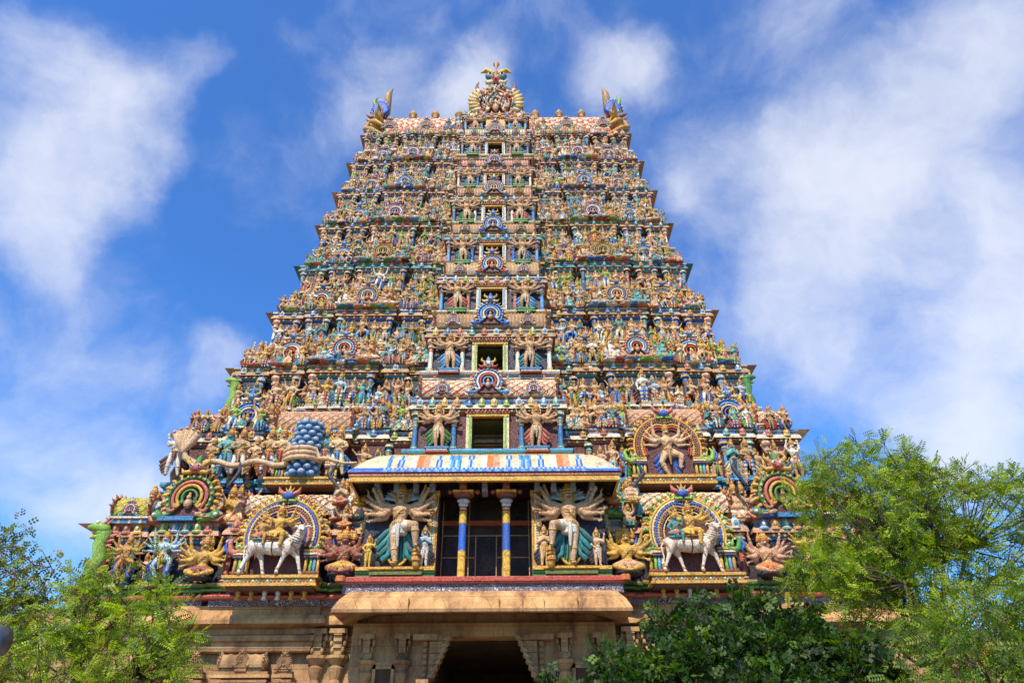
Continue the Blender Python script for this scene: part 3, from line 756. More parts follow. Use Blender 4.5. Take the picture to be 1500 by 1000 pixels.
            put_arch(xc, -p * q - .50 * q, zr + .18 * H, .32 * H, [2, 2, 2, 2, 0, 3, 5, 3, 4][i] if i % 2 else (7 if i == 4 else 1 if i == 2 else 0), tier)
            for k in (-1, 1): put_arch(xc + k * .31 * L, -p * q - .42 * q, zr + .11 * H, .12 * H, (i + 4) % 8, tier)
        # panjara arches
        put_arch(sx * (.797 if i else .775) * w, -.85 * q - .12 * s, zr + (.18 if i else .20) * H, (.38 if i else .43) * H, [7, 0, 1, 2, 0, 0, 3, 5, 2][i], tier)
        if i > 0: put_arch(sx * .377 * w, -.85 * q - .12 * s, zr + .17 * H, .33 * H, [0, 3, 2, 1, 5, 3, 2, 3, 4][i], tier)
        for u in (.797, .377):
            if i == 0 and u < .5: continue
            g = G(); x = sx * u * w; box(g, x - .15 * H, -.85 * q - .26 * s, zr - .004, x + .15 * H, -.85 * q + .6, zr + .035 * H, c_)
            lathe(g, [(.17 * H, .0, C['tan']), (.19 * H, .1 * H, C['rust']), (.15 * H, .22 * H, C['peach']), (.08 * H, .29 * H, C['gold']), (.02 * H, .33 * H, C['gold'])], (x, .1, zr + .035 * H), 10)
            ob('shrine_roof', g, tier)
        # corner pavilion
        u0, u1, p = BAYS[8]; L = (u1 - u0) * w * .86; xc = sx * .935 * w
        g = G(); box(g, xc - L * .52, -p * q - .2 * s, zr - .004, xc + L * .52, -p * q + 1.4 * q, zr + .07 * H, c_); box(g, xc - L * .57, -p * q - .27 * s, zr + .045 * H, xc + L * .57, -p * q + 1.45 * q, zr + .06 * H, C['cream'])
        ob('roof_neck', g, tier)
        cc = [('lime', 'yellow'), ('red', 'cream'), ('yellow', 'cream'), ('sky', 'pink'), ('tan', 'teal'), ('orange', 'cream'), ('peach', 'blue'), ('cream', 'grey'), ('cream', 'pink')][i]
        ob('vault_roof', vault(L, 1.25 * q, .19 * H, C[cc[0]], C[cc[1]], 'lattice', nx=18), tier, (xc, -p * q + .5 * q, zr + .075 * H))
        put_arch(xc, -p * q - .22 * s, zr + .125 * H, .12 * H, (i + 3) % 8, tier)
    # ---- standing figures
    tn = ORD[i]; PG = G()
    hf = hwall * (1.0 if i else .95)
    row = [(.965, .0, .82, 8), (.905, .0, .86, 8), (.866, .1, .72, 7), (.825, 0, .86, 6), (.765, 0, .86, 6), (.722, .1, .78, 7), (.672, 0, .84, 4), (.628, 0, .86, 4), (.5775, -.1, 1.02, 4), (.527, 0, .86, 4), (.483, 0, .84, 4), (.432, .1, .78, 3), (.395, 0, .85, 2), (.36, 0, .85, 2), (.315, 0, .88, 1), (.270, 0, .88, 1)]
    if i in (0,): row = [(.975, 0, .85, 8), (.915, 0, 1.0, 8), (.86, .1, .8, 7), (.81, 0, 1.05, 6), (.745, .1, .9, 5)]
    if i == 1: row = ROW2 = [(.97, 0, 1.0, 8), (.92, 0, .95, 8), (.865, .1, .9, 7), (.82, 0, .98, 6), (.77, 0, 1.0, 6), (.722, .1, .9, 5)] + [(.435, 0, .95, 3), (.39, 0, .92, 2), (.352, 0, .8, 2)]
    for sx in (-1, 1):
        n_ = 0; side = 'left' if sx < 0 else 'right'
        for u, dy, hs, bi in row[::-1]:
            n_ += 1
            p = BAYS[bi][2]; idx = rr.randrange(len(PROTO)); jit = rr.uniform(-.006, .006)
            hh = hf * hs * rr.uniform(.95, 1.05); 
            px_ = sx * (u + jit) * w; pc = C[PLC[i][0]]; pa = .20 * s
            if True:
                for k_, (f_, c_2) in enumerate(((.8, PLC[i][2]), (1.15, PLC[i][1]), (1.0, PLC[i][0]))): box(PG, px_ - pa * f_, -p * q - .30 * s - pa * f_ - .1 * s, -.075 * HP + k_ * .026 * HP, px_ + pa * f_, -p * q, -.075 * HP + (k_ + 1) * .0259 * HP + (.004 if k_ == 2 else 0), C[c_2])
            want('p', idx, X0 + sx * (u + jit) * w, Y - p * q - .30 * s + dy * .5, z0 + .02, hh * .88, ('%s' % ORD[n_ - 1], side, tn, 'stand'), rz=rr.uniform(-.25, .25), mirror=rr.random() < .5)
    # second rank of smaller figures tucked between
    if 1 <= i <= 7:
        for sx in (-1, 1):
            n_ = 0; side = 'left' if sx < 0 else 'right'
            for u, bi in ((.338, 1), (.41, 3), (.455, 3), (.505, 4), (.603, 4), (.65, 4), (.70, 5), (.745, 5), (.795, 6), (.85, 7), (.886, 7), (.936, 8)):
                if i == 1 and .42 < u < .69: continue
                n_ += 1
                want('s' if rr.random() < .25 else 'p', rr.randrange(4), X0 + sx * u * w, Y - BAYS[bi][2] * q - .18 * s, z0 + .02, hf * .66, (ORD[n_ - 1], side, tn, 'child'), rz=rr.uniform(-.3, .3))
    if i >= 1:                                       # a dense third rank close to the wall, and heads over the cornice
        for sx in (-1, 1):
            for k in range(17):
                u = .25 + .745 * (k + rr.uniform(.25, .75)) / 17
                if i == 1 and .42 < u < .72: continue
                bb = next((b2 for b2 in BAYS if b2[0] <= u < b2[1]), BAYS[8])
                want('p' if rr.random() < .7 else 's', rr.randrange(6), X0 + sx * u * w, Y - bb[2] * q - .34 * s, z0 + zc + .12 * H * (1 if rrow else .3), hf * .55, ('', '', tn, 'fill'), rz=rr.uniform(-.3, .3))
                want('p' if rr.random() < .7 else 's', rr.randrange(4), X0 + sx * u * w, Y - bb[2] * q - .40 * s, z0 - .09 * H, hf * .36, ('', '', tn, 'fill'), rz=rr.uniform(-.3, .3))
    # ---- figures of the roof row
    hs_ = .29 * H
    seats = [(.895, 7), (.862, 7), (.735, 5), (.70, 5), (.448, 3), (.425, 3), (.337, 1)] + ([(.50, 4), (.655, 4)] if i > 1 else []) + ([(.735, 5)] if i == 0 else [])
    if i == 0: seats = [(.90, 7), (.86, 7), (.72, 6), (.685, 5), (.665, 5), (.375, 2), (.345, 2)]
    if i >= 2: seats = seats + [(.265, 1), (.475, 4), (.545, 4), (.615, 4), (.682, 4), (.93, 8)]
    for sx in ((-1, 1) if rrow else ()):
        n_ = 0; side = 'left' if sx < 0 else 'right'
        for u, bi in sorted(seats):
            n_ += 1; p = BAYS[bi][2]
            want('s', rr.randrange(4), X0 + sx * u * w, Y - p * q - .10 * s - (.12 * s if bi == 4 else 0), z0 + zr + (.02 if bi != 4 else .01), hs_ * 1.55, (ORD[n_ - 1], side, tn, 'seat'), rz=rr.uniform(-.2, .2), cat='r')
    # standing attendants on the roof row beside each big arch
    if i > 0 and rrow:
        for sx in (-1, 1):
            side = 'left' if sx < 0 else 'right'
            for n_, (u, bi) in enumerate(((.29, 1), (.352, 2), (.402, 2), (.755, 6), (.84, 6))):
                want('p', rr.randrange(len(PROTO)), X0 + sx * u * w, Y - BAYS[bi][2] * q - .22 * s, z0 + zr - .01, .33 * H, (ORD[n_], side, tn, 'att'), rz=rr.uniform(-.2, .2), cat='r')
    g_pl.put(PG); ob('plinth', g_pl, tier)
    # ---- door guardians
    if i:
        for sx in (-1, 1):
            want('g', 0 if sx < 0 else 1, X0 + sx * .152 * w, Y - cp - .30 * s, z0 + cz + .05 * s, hwall * 1.0, ('', 'left' if sx < 0 else 'right', tn, 'guard'), mirror=sx > 0, prio=1)
            g = G(); x = sx * .152 * w
            for k, (a_, o_) in enumerate(((.40, 'rust'), (.36, 'pale'), (.42, 'blue2'))):
                box(g, x - a_ * s * 1.3, -cp - a_ * s * .5 - .36 * s, -.05 * H + k * .02 * H + cz, x + a_ * s * 1.3, -cp, -.05 * H + (k + 1) * .0205 * H + cz, C[o_ if i < 3 else 'green'])
            ob('pedestal', g, tier)
if extra_pil.n:
    e_ = ob('pilaster', extra_pil, TW); e_['kind'] = 'stuff'
if extra_arch.n:
    e_ = ob('horseshoe_arch', extra_arch, TW); e_['kind'] = 'stuff'
# ------------------------------------------------------------------ first storey: porch, canopy, niches
def part(name, g, loc=(0, 0, 0), parent=None, **k):
    """loc in tower coordinates: x from the centre line, y and z of the world"""
    p = parent or TW
    base = V3(0, YB, 0) if p is TW else k.pop('base')
    return ob(name, g, p, tuple(V3(*loc) - base), **k)
pl, ci = plan(14.55, 1.0, 22)
BAYS = BAYS0; pl, ci = plan(14.55, 1.0, 22)
ins = lambda P: [(x, y) for x, y in P]
g = G(); sweep(g, pl, [(.18, 6.9, C['purple']), (.18, 7.38, C['purple'])]); part('scroll_frieze', g, (0, 26, 0), m=M_SC)
g = G(); sweep(g, pl, [(.19, 7.12, C['pink']), (.36, 7.14, C['pink']), (.40, 7.2, C['red']), (.36, 7.26, C['pink']), (.19, 7.27, C['pink'])]); sweep(g, pl, [(.2, 7.36, C['olive']), (.42, 7.365, C['green']), (.46, 7.42, C['olive']), (.1, 7.43, C['gold'])])
part('plinth_moulding', g, (0, 26, 0))
# porch block
OW = 1.66; PF = 24.2
g = G()
for s in (-1, 1):
    a, b = sorted((s * OW, s * 4.3)); box(g, a, PF, 7.5, b, PF + .6, 11.0, C['navy'])
box(g, -OW, PF + .02, 10.75, OW, PF + .6, 11.9, C['navy'])
box(g, -4.32, PF + .6, 11.6, 4.32, 26.5, 12.30, C['yellow'])
PORCH = part('porch', g, (0, 0, 0))
PB = V3(0, 0, 0)
def pp(name, g, **k): return ob(name, g, PORCH, **k)
g = G()
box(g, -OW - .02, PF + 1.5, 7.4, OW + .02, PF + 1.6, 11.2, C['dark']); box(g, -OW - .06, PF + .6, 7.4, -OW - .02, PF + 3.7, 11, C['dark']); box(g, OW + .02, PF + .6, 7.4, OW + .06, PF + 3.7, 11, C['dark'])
box(g, -OW, PF + .6, 10.9, OW, PF + 3.7, 11.0, C['dark'])  # room painted near black to stand in for the shade inside
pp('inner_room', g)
g = G()
for x in (-1.6, -.62, -.36, .40, .62, 1.6):
    top = 9.35 if abs(x) < .5 else 10.7
    box(g, x - .018, PF + .9, 7.5, x + .018, PF + .94, top, C['tan'])
for z in (8.55, 9.35): box(g, -1.6, PF + .905, z - .015, (-.36 if z < 9 else 1.6), PF + .935, z + .015, C['tan'])
box(g, .40, PF + .905, 8.535, 1.6, PF + .935, 8.565, C['tan'])
pp('door_grille', g)
g = G()
box(g, -4.75, 23.55, 7.28, 4.75, PF + 3.7, 7.5, C['pink']); box(g, -4.8, 23.5, 7.34, 4.8, 23.549, 7.46, C['red'])
for s in (-1, 1): lathe(g, [(.05, -.1, C['red']), (.16, -.09, C['orange']), (.16, .09, C['red']), (.05, .1, C['red'])], (s * 4.78, 23.5, 7.42), 10)
pp('porch_floor', g)
g = G(); box(g, -4.7, 23.64, 6.98, 4.7, 24.6, 7.279, C['purple']); pp('scroll_panel', g, m=M_SC)
for s in (-1, 1):
    g = G()
    a, b = sorted((s * (OW + .02), s * 4.4))
    for z0_, z1_, d, c in ((7.5, 7.62, .34, 'olive'), (7.62, 7.70, .28, 'green'), (7.70, 7.78, .34, 'green'), (7.78, 7.9, .40, 'gold')): box(g, a, PF - d, z0_, b, PF - .001, z1_ - .001, C[c])
    box(g, s * 3.0 - .9, PF - .46, 7.62, s * 3.0 + .9, PF - .401, 7.72, C['olive']); box(g, s * 3.0 - .95, PF - .48, 7.80, s * 3.0 + .95, PF - .401, 7.88, C['gold'])
    pp('guardian_ledge', g)
    g = G(); x = s * 1.86
    box(g, x - .17, PF - .20, 7.9, x + .17, PF - .001, 10.5, C['gold']); box(g, x - .21, PF - .26, 10.5, x + .21, PF - .001, 10.66, C['yellow']); box(g, x - .06, PF - .215, 8.0, x + .06, PF - .201, 10.45, C['cream'])
    for k in range(26): ell(g, (x, PF - .22, 8.06 + k * .093), (.03, .02, .028), C[['teal', 'red', 'green'][k % 3]], 6, 4)
    box(g, x - .14, PF - .22, 7.95, x - .12, PF - .201, 10.45, C['rust']); box(g, x + .12, PF - .22, 7.95, x + .14, PF - .201, 10.45, C['rust'])
    pp('door_jamb', g)
    g = G(); cy = PF - .22
    lathe(g, [(.16, 7.5, C['yellow']), (.16, 8.42, C['yellow'])], (s * .78, cy, 0), 4 * 4, sq=.80)
    lathe(g, [(.135, 8.42, C['gold']), (.14, 8.46, C['blue']), (.135, 8.5, C['blue']), (.13, 9.42, C['yellow']), (.135, 9.44, C['yellow']), (.135, 9.86, C['red']), (.15, 9.87, C['red']), (.12, 9.93, C['cream']), (.13, 9.98, C['red']), (.12, 10.04, C['white']), (.18, 10.12, C['pale']), (.16, 10.18, C['white']), (.24, 10.26, C['aqua']), (.21, 10.30, C['maroon']), (.26, 10.36, C['rust']), (.34, 10.46, C['pink']), (.30, 10.50, C['yellow'])], (s * .78, cy, 0), 18)
    box(g, s * .78 - .36, cy - .36, 10.50, s * .78 + .36, cy + .22, 10.57, C['yellow'])
    box(g, s * .78 - .13, cy - .5, 10.57, s * .78 + .13, cy + .2, 10.95, C['rust'])
    for k in (-1, 1):
        tube(g, [(s * .78 + k * .10, cy, 10.64), (s * .78 + k * .38, cy, 10.66), (s * .78 + k * .50, cy, 10.60)], [.09, .07, .06], C['rust'], 7)
        ell(g, (s * .78 + k * .50, cy, 10.62), .09, C['pink'], 7, 5)
    for k in range(5): box(g, s * .78 - .09, cy - .505 - .02, 10.62 + k * .06, s * .78 + .09, cy - .499, 10.65 + k * .06, C['pink'])
    for k in range(2): box(g, s * .78 - .10, cy - .172, 8.3 - k * .5, s * .78 + .10, cy - .165, 8.32 - k * .5, C['gold'])
    pp('painted_column', g)
# canopy
cpl = [(-3.72, 26.0), (-3.72, PF)] + [(-3.72 + 7.44 * k / 96, PF) for k in range(1, 96)] + [(3.72, PF), (3.72, 26.0)]
pal = [C['white'], C['sky'], C['cream'], C['orange'], C['white'], C['blue2'], C['sky'], C['cream'], C['peach'], C['white'], C['sky'], C['rust']]
def cf(i, j):
    k = (i + 1) // 3
    if j < 3 and (i < 3 or i > 94): return C['cream']
    if j < 3:
        t_ = ('sw', 'sw', 'cream', 'lat', 'cream', 'white', 'orange', 'peach', 'cream', 'lat', 'cream')[k % 11]
        if t_ == 'sw': return C[('sky', 'pale', 'blue2', 'white', 'sky')[(i * 3 + j * 2 + k) % 5]]
        if t_ == 'lat': return C[('blue', 'pale')[(i + j) % 2]]
        return C[t_]
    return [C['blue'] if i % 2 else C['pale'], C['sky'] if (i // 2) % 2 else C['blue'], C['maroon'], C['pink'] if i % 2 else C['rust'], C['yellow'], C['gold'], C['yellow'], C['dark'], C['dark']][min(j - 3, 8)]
g = G()
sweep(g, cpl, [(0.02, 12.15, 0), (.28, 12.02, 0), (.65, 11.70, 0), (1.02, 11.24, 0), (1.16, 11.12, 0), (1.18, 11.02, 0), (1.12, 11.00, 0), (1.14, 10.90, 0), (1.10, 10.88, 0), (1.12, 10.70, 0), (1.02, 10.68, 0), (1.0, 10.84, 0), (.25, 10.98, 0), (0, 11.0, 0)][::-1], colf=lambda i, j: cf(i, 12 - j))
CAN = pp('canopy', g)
g = G()
for k in range(54):
    x = -4.6 + 9.2 * (k + .5) / 54; tube(g, [(x, PF - .92, 10.84), (x, PF - .92, 10.72)], [.028, .018], C['grey'], 5)
ob('bead_fringe', g, PORCH)
for x in (-3.9, -3.2, -2.5, -1.9, 1.9, 2.5, 3.2, 3.9, -.0):
    g = G(); box(g, x - .10, PF - .55, 10.50, x + .10, PF - .001, 10.94, C['grey']); box(g, x - .08, PF - .75, 10.7, x + .08, PF - .55, 10.94, C['grey']); ob('bracket', g, PORCH)
# ceiling line of the projecting gold cornice over the porch
g = G()
box(g, -3.74, PF - .0, 11.0, 3.74, 26.4, 12.20, C['gold']); part('cornice', g)

def niche(xc, yf, z0, r, sch, ph=None):
    """big horseshoe niche: returns the part; yf = front of the back panel, z0 its floor"""
    ph = ph or r * .92
    root = G(); zc = z0 + ph + r * .10
    pts = [(r * .92 * sin(t), ph + r * .10 + r * .92 * cos(t)) for t in np.linspace(-pi * .62, pi * .62, 24)]
    prism(root, [(-r * .80, 0)] + pts + [(r * .80, 0)], 0, .55, C['maroon'])
    N_ = part('niche', root, (xc, yf, z0)); bs = dict(parent=N_)
    g = G()
    for k, (rr_, t, c, y) in enumerate(((r * 1.0, r * .034, sch[0], -.06), (r * .93, r * .030, sch[1], -.10), (r * .86, r * .028, sch[2], -.14), (r * .78, r * .034, sch[3], -.11), (r * .70, r * .036, sch[4], -.08), (r * .63, r * .02, sch[1], -.05))):
        sp = 1.95
        P = []
        for a in np.linspace(-sp, sp, 36):
            dip = (r * .10 * math.exp(-(a / .20) ** 2)) if k > 1 else 0
            P.append((rr_ * sin(a), y, ph + r * .10 + rr_ * cos(a) - dip))
        tube(g, P, t, C[c], 7)
    for k in range(44):
        a = -1.9 + 3.8 * k / 43
        for rr_, y, c in ((r * .895, -.14, 'pink'), (r * .82, -.14, 'gold'), (r * .74, -.12, 'orange')): ell(g, (rr_ * sin(a), y, ph + r * .10 + rr_ * cos(a)), r * .018, C[c] if k % 2 else C['cream'], 5, 4)
    ob('arch_band', g, N_)
    g = G()
    for k in range(27):
        a = -1.9 + 3.8 * k / 26; d = V3(sin(a), 0, cos(a)); e = V3(cos(a), 0, -sin(a)) * (1 if a < 0 else -1); p = V3(0, -.02, ph + r * .10) + d * r * 1.06
        tube(g, [p, p + d * r * .07, p + d * r * .15 - e * r * .05, p + d * r * .12 - e * r * .09], [r * .05, r * .048, r * .035, .01], C[sch[5]] if k % 2 else C['yellow'], 6)
        ell(g, p + d * r * .06 + V3(0, -.06, 0), r * .022, C['red'], 5, 4)
    ob('flame_border', g, N_)
    for s in (-1, 1):                             # monster heads at the foot of the arch, and at the crest
        g = G(); b0 = V3(s * r * .98, -.12, ph - r * .30)
        tube(g, [b0, b0 + V3(s * r * .16, 0, -.08 * r), b0 + V3(s * r * .30, 0, .02 * r), b0 + V3(s * r * .34, 0, .22 * r), b0 + V3(s * r * .26, 0, .34 * r)], [r * .10, r * .10, r * .08, r * .06, r * .02], C[sch[6]], 8)
        tube(g, [b0 + V3(0, -.05, .06 * r), b0 + V3(s * r * .13, -.05, .08 * r), b0 + V3(s * r * .16, -.05, .22 * r)], [r * .07, r * .05, r * .02], C['lime'], 7)
        ell(g, b0 + V3(s * r * .05, -.12, .10 * r), r * .045, C['white'], 7, 5); ell(g, b0 + V3(s * r * .05, -.16, .10 * r), r * .02, C['dark'], 5, 4)
        tube(g, [b0 + V3(s * r * .36, .02, -.05 * r), b0 + V3(s * r * .46, .02, .12 * r), b0 + V3(s * r * .40, .02, .30 * r)], [r * .04, r * .05, .02], C['blue'], 6)
        ob('monster_head', g, N_)
    zt = ph + r * 1.16; g = G()
    ell(g, (0, -.14, zt + .04 * r), (r * .16, r * .13, r * .13), C['blue'], 9, 6)
    for s in (-1, 1):
        tube(g, [(s * r * .10, -.12, zt + .08 * r), (s * r * .26, -.12, zt + .16 * r), (s * r * .30, -.12, zt + .30 * r)], [r * .06, r * .07, .01], C['pink'], 6)
        tube(g, [(s * r * .06, -.16, zt - .10 * r), (s * r * .22, -.16, zt - .12 * r), (s * r * .26, -.16, zt)], [r * .05, r * .05, .01], C['lime'], 6)
        ell(g, (s * r * .07, -.26, zt + .08 * r), r * .04, C['white'], 6, 5); ell(g, (s * r * .07, -.30, zt + .08 * r), r * .018, C['dark'], 5, 4)
        tube(g, [(s * r * .05, -.12, zt + .15 * r), (s * r * .12, -.10, zt + .28 * r)], [r * .04, .01], C['gold'], 5)
    tube(g, [(0, -.1, zt + .12 * r), (0, -.08, zt + .34 * r)], [r * .07, .02], C['gold'], 6)
    ob('monster_crest', g, N_)
    for s in (-1, 1):
        g = G(); x = s * r * .92
        for dx, c in ((-.16, 'gold'), (-.04, 'lime'), (.06, 'sky'), (.16, 'gold')):
            tube(g, [(x + dx * r, -.12, 0), (x + dx * r, -.12, ph * .62)], r * .045, C[c], 8, False)
        for z, c in ((0, 'cream'), (ph * .10, 'rust'), (ph * .50, 'purple'), (ph * .58, 'cream'), (ph * .66, 'gold')):
            box(g, x - r * .23, -.24, z, x + r * .23, .02, z + r * .05, C[c])
        ob('pilaster', g, N_)
    g = G()
    for k, (z0_, z1_, d, hw_, c) in enumerate(((-.10, 0, .62, 1.22, 'gold'), (-.28, -.10, .56, 1.16, 'ochre'), (-.36, -.28, .62, 1.2, 'gold'), (-.44, -.36, .50, 1.1, 'brown'))):
        box(g, -r * hw_, -d, z0_ * r * .75, r * hw_, .02, z1_ * r * .75 - .001, C[c])
    for k in range(24):
        x = -r * 1.1 + 2.2 * r * (k + .5) / 24; ell(g, (x, -.565, -.19 * r * .75), (r * .03, .02, r * .035), C[['aqua', 'red', 'green', 'white'][k % 4]], 6, 4)
    ob('plinth', g, N_)
    return N_
SCH = ['gold', 'blue', 'cream', 'rust', 'peach', 'gold', 'pink']
for s in (-1, 1):
    niche(s * 7.35, 24.62, 7.71, 1.36, SCH if s < 0 else ['yellow', 'cream', 'blue', 'tan', 'brown', 'lime', 'green'], 1.36)
    for k in range(6):
        g = G(); x = s * 7.35 + (k - 2.5) * .46; c = C[['gold', 'gold', 'white', 'white', 'gold', 'gold'][k]]
        lathe(g, [(.10, 6.98, c), (.08, 7.05, c), (.055, 7.12, c), (.095, 7.2, c), (.06, 7.28, c), (.09, 7.36, c), (.07, 7.44, c), (.1, 7.5, c)], (x, 24.5, 0), 8, True)
        ell(g, (x, 24.42, 7.40), (.08, .08, .1), c, 7, 5)
        part('colonnette', g)
niche(-7.45, 26.25, 11.92, 1.18, ['gold', 'yellow', 'sky', 'blue', 'red', 'rust', 'lime'])
niche(7.45, 26.25, 11.92, 1.38, ['gold', 'rust', 'brown', 'gold', 'red', 'rust', 'lime'])
# roofs over the niche bays and the vaults at the porch sides
for s in (-1, 1):
    for (x, y, z, L, d, h, a, b) in ((s * 7.6, 27.3, 14.55, 3.3, 1.2, 1.0, 'tan', 'peach'), (s * 7.35, 25.7, 10.2, 3.7, 1.2, .9, 'rust', 'cream')):
        part('vault_roof', vault(L, d, h, C[a], C[b], 'lattice', nx=44), (x, y, z))
    # side buttress fins
    g = G()
    tube(g, [(s * 5.5, 24.9, 11.0), (s * 6.1, 25.0, 11.7), (s * 5.9, 25.3, 12.4)], [.06, .09, .03], C['navy'], 7); part('roof_fin', g); g = G(); tube(g, [(s * 9.9, 24.9, 11.2), (s * 9.6, 25.0, 11.9), (s * 9.8, 25.3, 12.4)], [.06, .09, .03], C['navy'], 7)
    part('roof_fin', g)

# ------------------------------------------------------------------ crown of the tower: barrel roof, gables, finials
RY, RZ = 35.2, 40.05
bw = 8.5
g = vault(2 * bw, 4.4, 4.05, C['red'], C['cream'], 'lattice', end=('gold', 'blue'), pit=.80, lw=.33)
BR = part('barrel_roof', g, (0, RY, RZ))
g = G()
box(g, -bw - .2, RY - 2.75, RZ - .12, bw + .2, RY + 2.75, RZ - .02, C['cream']); box(g, -bw - .1, RY - 2.65, RZ - .3, bw + .1, RY + 2.65, RZ - .12, C['maroon'])
box(g, -bw, RY - 2.5, RZ - .7, bw, RY + 2.5, RZ - .3, C['yellow']); box(g, -bw - .3, RY - 2.85, RZ - .02, bw + .3, RY + 2.85, RZ + .10, C['rust'])
part('cornice', g)
for s in (-1, 1):
    for x in (2.9, 4.7, 6.4):
        g = G(); lathe(g, [(.16, 0, C['tan']), (.22, .08, C['ochre']), (.12, .16, C['ochre']), (.30, .36, C['ochre']), (.33, .5, C['tan']), (.24, .68, C['tan']), (.10, .76, C['gold']), (.13, .84, C['gold']), (.03, 1.05, C['gold'])], n=12, smooth=True)
        part('finial', g, (s * x, RY - 1.0, RZ + 3.85))
    g = G(); x = s * (bw + .1)                     # gable: monster face with hood and tusk
    for k in range(11):
        t = -1.5 + 3.0 * k / 10; hx = x - s * .15 + .0; b0 = V3(hx, RY - 2.1, RZ + 3.0)
        e = b0 + V3(.62 * sin(t) + s * .25, .1, 1.35 * cos(t) + .35)
        tube(g, [b0, (b0 + e) / 2 + V3(.18 * sin(t), -.12, .1), e], [.14, .22, .10], C['blue'], 7); ell(g, e, .12, C['cream'], 6, 5)
    part('roof_hood', g); g = G()
    for k in range(7):
        t = -1.3 + 2.6 * k / 6; b0 = V3(x - s * 1.25, RY + .3, RZ + 3.7); e = b0 + V3(.5 * sin(t), 0, 1.15 * cos(t)); tube(g, [b0, (b0 + e) / 2, e], [.15, .22, .09], C['blue'], 7)
    part('roof_hood', g)
    g = G(); tube(g, [(x - s * .35, RY - 1.5, RZ + 4.0), (x - s * .35, RY - 1.9, RZ + 4.9), (x - s * .38, RY - 1.9, RZ + 5.6), (x - s * .62, RY - 1.9, RZ + 6.35)], [.24, .30, .24, .03], C['tan'], 9)
    tube(g, [(x + s * .35, RY - 2.2, RZ + 3.6), (x + s * .55, RY - 2.2, RZ + 4.4), (x + s * .35, RY - 2.2, RZ + 4.9)], [.12, .14, .03], C['lime'], 8)
    part('roof_horn', g)
    g = G()
    ell(g, (x, RY - 2.3, RZ + 1.7), (.5, .5, .7), C['gold'], 12, 9); tube(g, [(x - s * .5, RY - 2.9, RZ + .9), (x, RY - 2.9, RZ + 1.3), (x + s * .5, RY - 2.4, RZ + 2.0)], [.10, .2, .12], C['gold'], 9)
    tube(g, [(x - s * .6, RY - 3.0, RZ - .2), (x + s * .3, RY - 2.9, RZ + .5), (x + s * .8, RY - 2.5, RZ + 1.0), (x + s * .6, RY - 2.5, RZ + 1.7)], [.12, .2, .2, .08], C['ochre'], 9)
    for k in range(6): tube(g, [(x + s * .5, RY - 2.3, RZ + .2 + k * .45), (x + s * .95, RY - 2.3, RZ + .5 + k * .45)], [.2, .04], C[['gold', 'tan', 'rust'][k % 3]], 6)
    for k in (-1, 1): ell(g, (x + k * .25, RY - 2.95, RZ + 2.2), .16, C['white'], 7, 5); ell(g, (x + k * .25, RY - 3.1, RZ + 2.2), .07, C['dark'], 6, 4)
    part('monster_gable', g)
# great central gable
g = G(); g.put(kudu(C['peach'], C['pink'], C['cream'], inner=C['rust'])); rq = random.Random(9)
for k in range(70):
    a, r_ = rq.uniform(-2.2, 2.2), rq.uniform(.08, .46); x, z = r_ * sin(a), r_ * cos(a); c = C[rq.choice(['cream', 'gold', 'peach', 'sky', 'teal', 'skin', 'skin2', 'red', 'pale'])]
    t = rq.uniform(0, 6.3); tube(g, [(x, -.07, z), (x + .05 * cos(t), -.12, z + .05 * sin(t)), (x + .05 * cos(t + 1.2), -.09, z + .07 * sin(t + 1.2))], [.022, .024, .012], c, 5)
    if k % 3 == 0: ell(g, (x, -.13, z), (.025, .025, .035), C['skin2'], 6, 5)
o = part('great_gable', mesh('great_gable', g), (0, 30.75, 41.15), s=(2.75, 3.0, 4.1))
g = G()
for s in (-1, 1):
    for k in range(7):
        a = .5 + k * .22; p = V3(s * 1.55 * sin(a + .4), 32.3, 43.35 + 1.5 * cos(a + .4)); d = V3(s * sin(a), 0, cos(a))
        tube(g, [p, p + d * .35, p + d * .6 + V3(0, 0, .15)], [.22, .2, .03], C['yellow'] if k % 2 else C['cream'], 7)
    ell(g, (s * .45, 32.1, 46.06), .24, C['white'], 9, 6); ell(g, (s * .45, 31.9, 46.06), .11, C['dark'], 7, 5)
    ell(g, (s * .45, 32.2, 46.11), (.40, .25, .38), C['teal'], 9, 7)
    tube(g, [(s * .2, 32.2, 46.39), (s * .8, 32.2, 46.80), (s * 1.15, 32.2, 46.52)], [.2, .2, .05], C['yellow'], 8)
    tube(g, [(s * 1.35, 32.3, 44.45), (s * 1.45, 32.3, 45.10), (s * 1.3, 32.3, 45.65)], [.2, .12, .02], C['rust'], 7)
tube(g, [(0, 32.1, 45.83), (0, 31.9, 46.57), (0, 32.1, 47.49)], [.10, .09, .12], C['peach'], 8)
ell(g, (0, 32.2, 47.54), (.26, .2, .3), C['peach'], 8, 6)
V_, F_, c_c, s_s = g.arr(); g = (V_ * np.array([.93, 1, .97]) + np.array([0, -1.65, -.75]), F_, c_c, s_s)
part('crest_face', g)
g = G(); box(g, -1.9, 31.2, 38.6, 1.9, 34, 41.8, C['navy']); box(g, -2.2, 30.6, 39.25, 2.2, 31.6, 39.4, C['peach']); box(g, -.6, 30.5, 38.3, .6, 31.3, 39.25, C['gold'])
part('gable_base', g)
for i_, (x, z, k, sz) in enumerate(((-5.0, 41.1, 6, .85), (5.0, 41.1, 6, .85), (-7.6, 41.1, 6, .85), (7.6, 41.1, 6, .85))):
    part('gable_arch', KM[k], (x, 32.1 if abs(x) < 3 else 32.35, z), s=sz)
rr = random.Random(5)
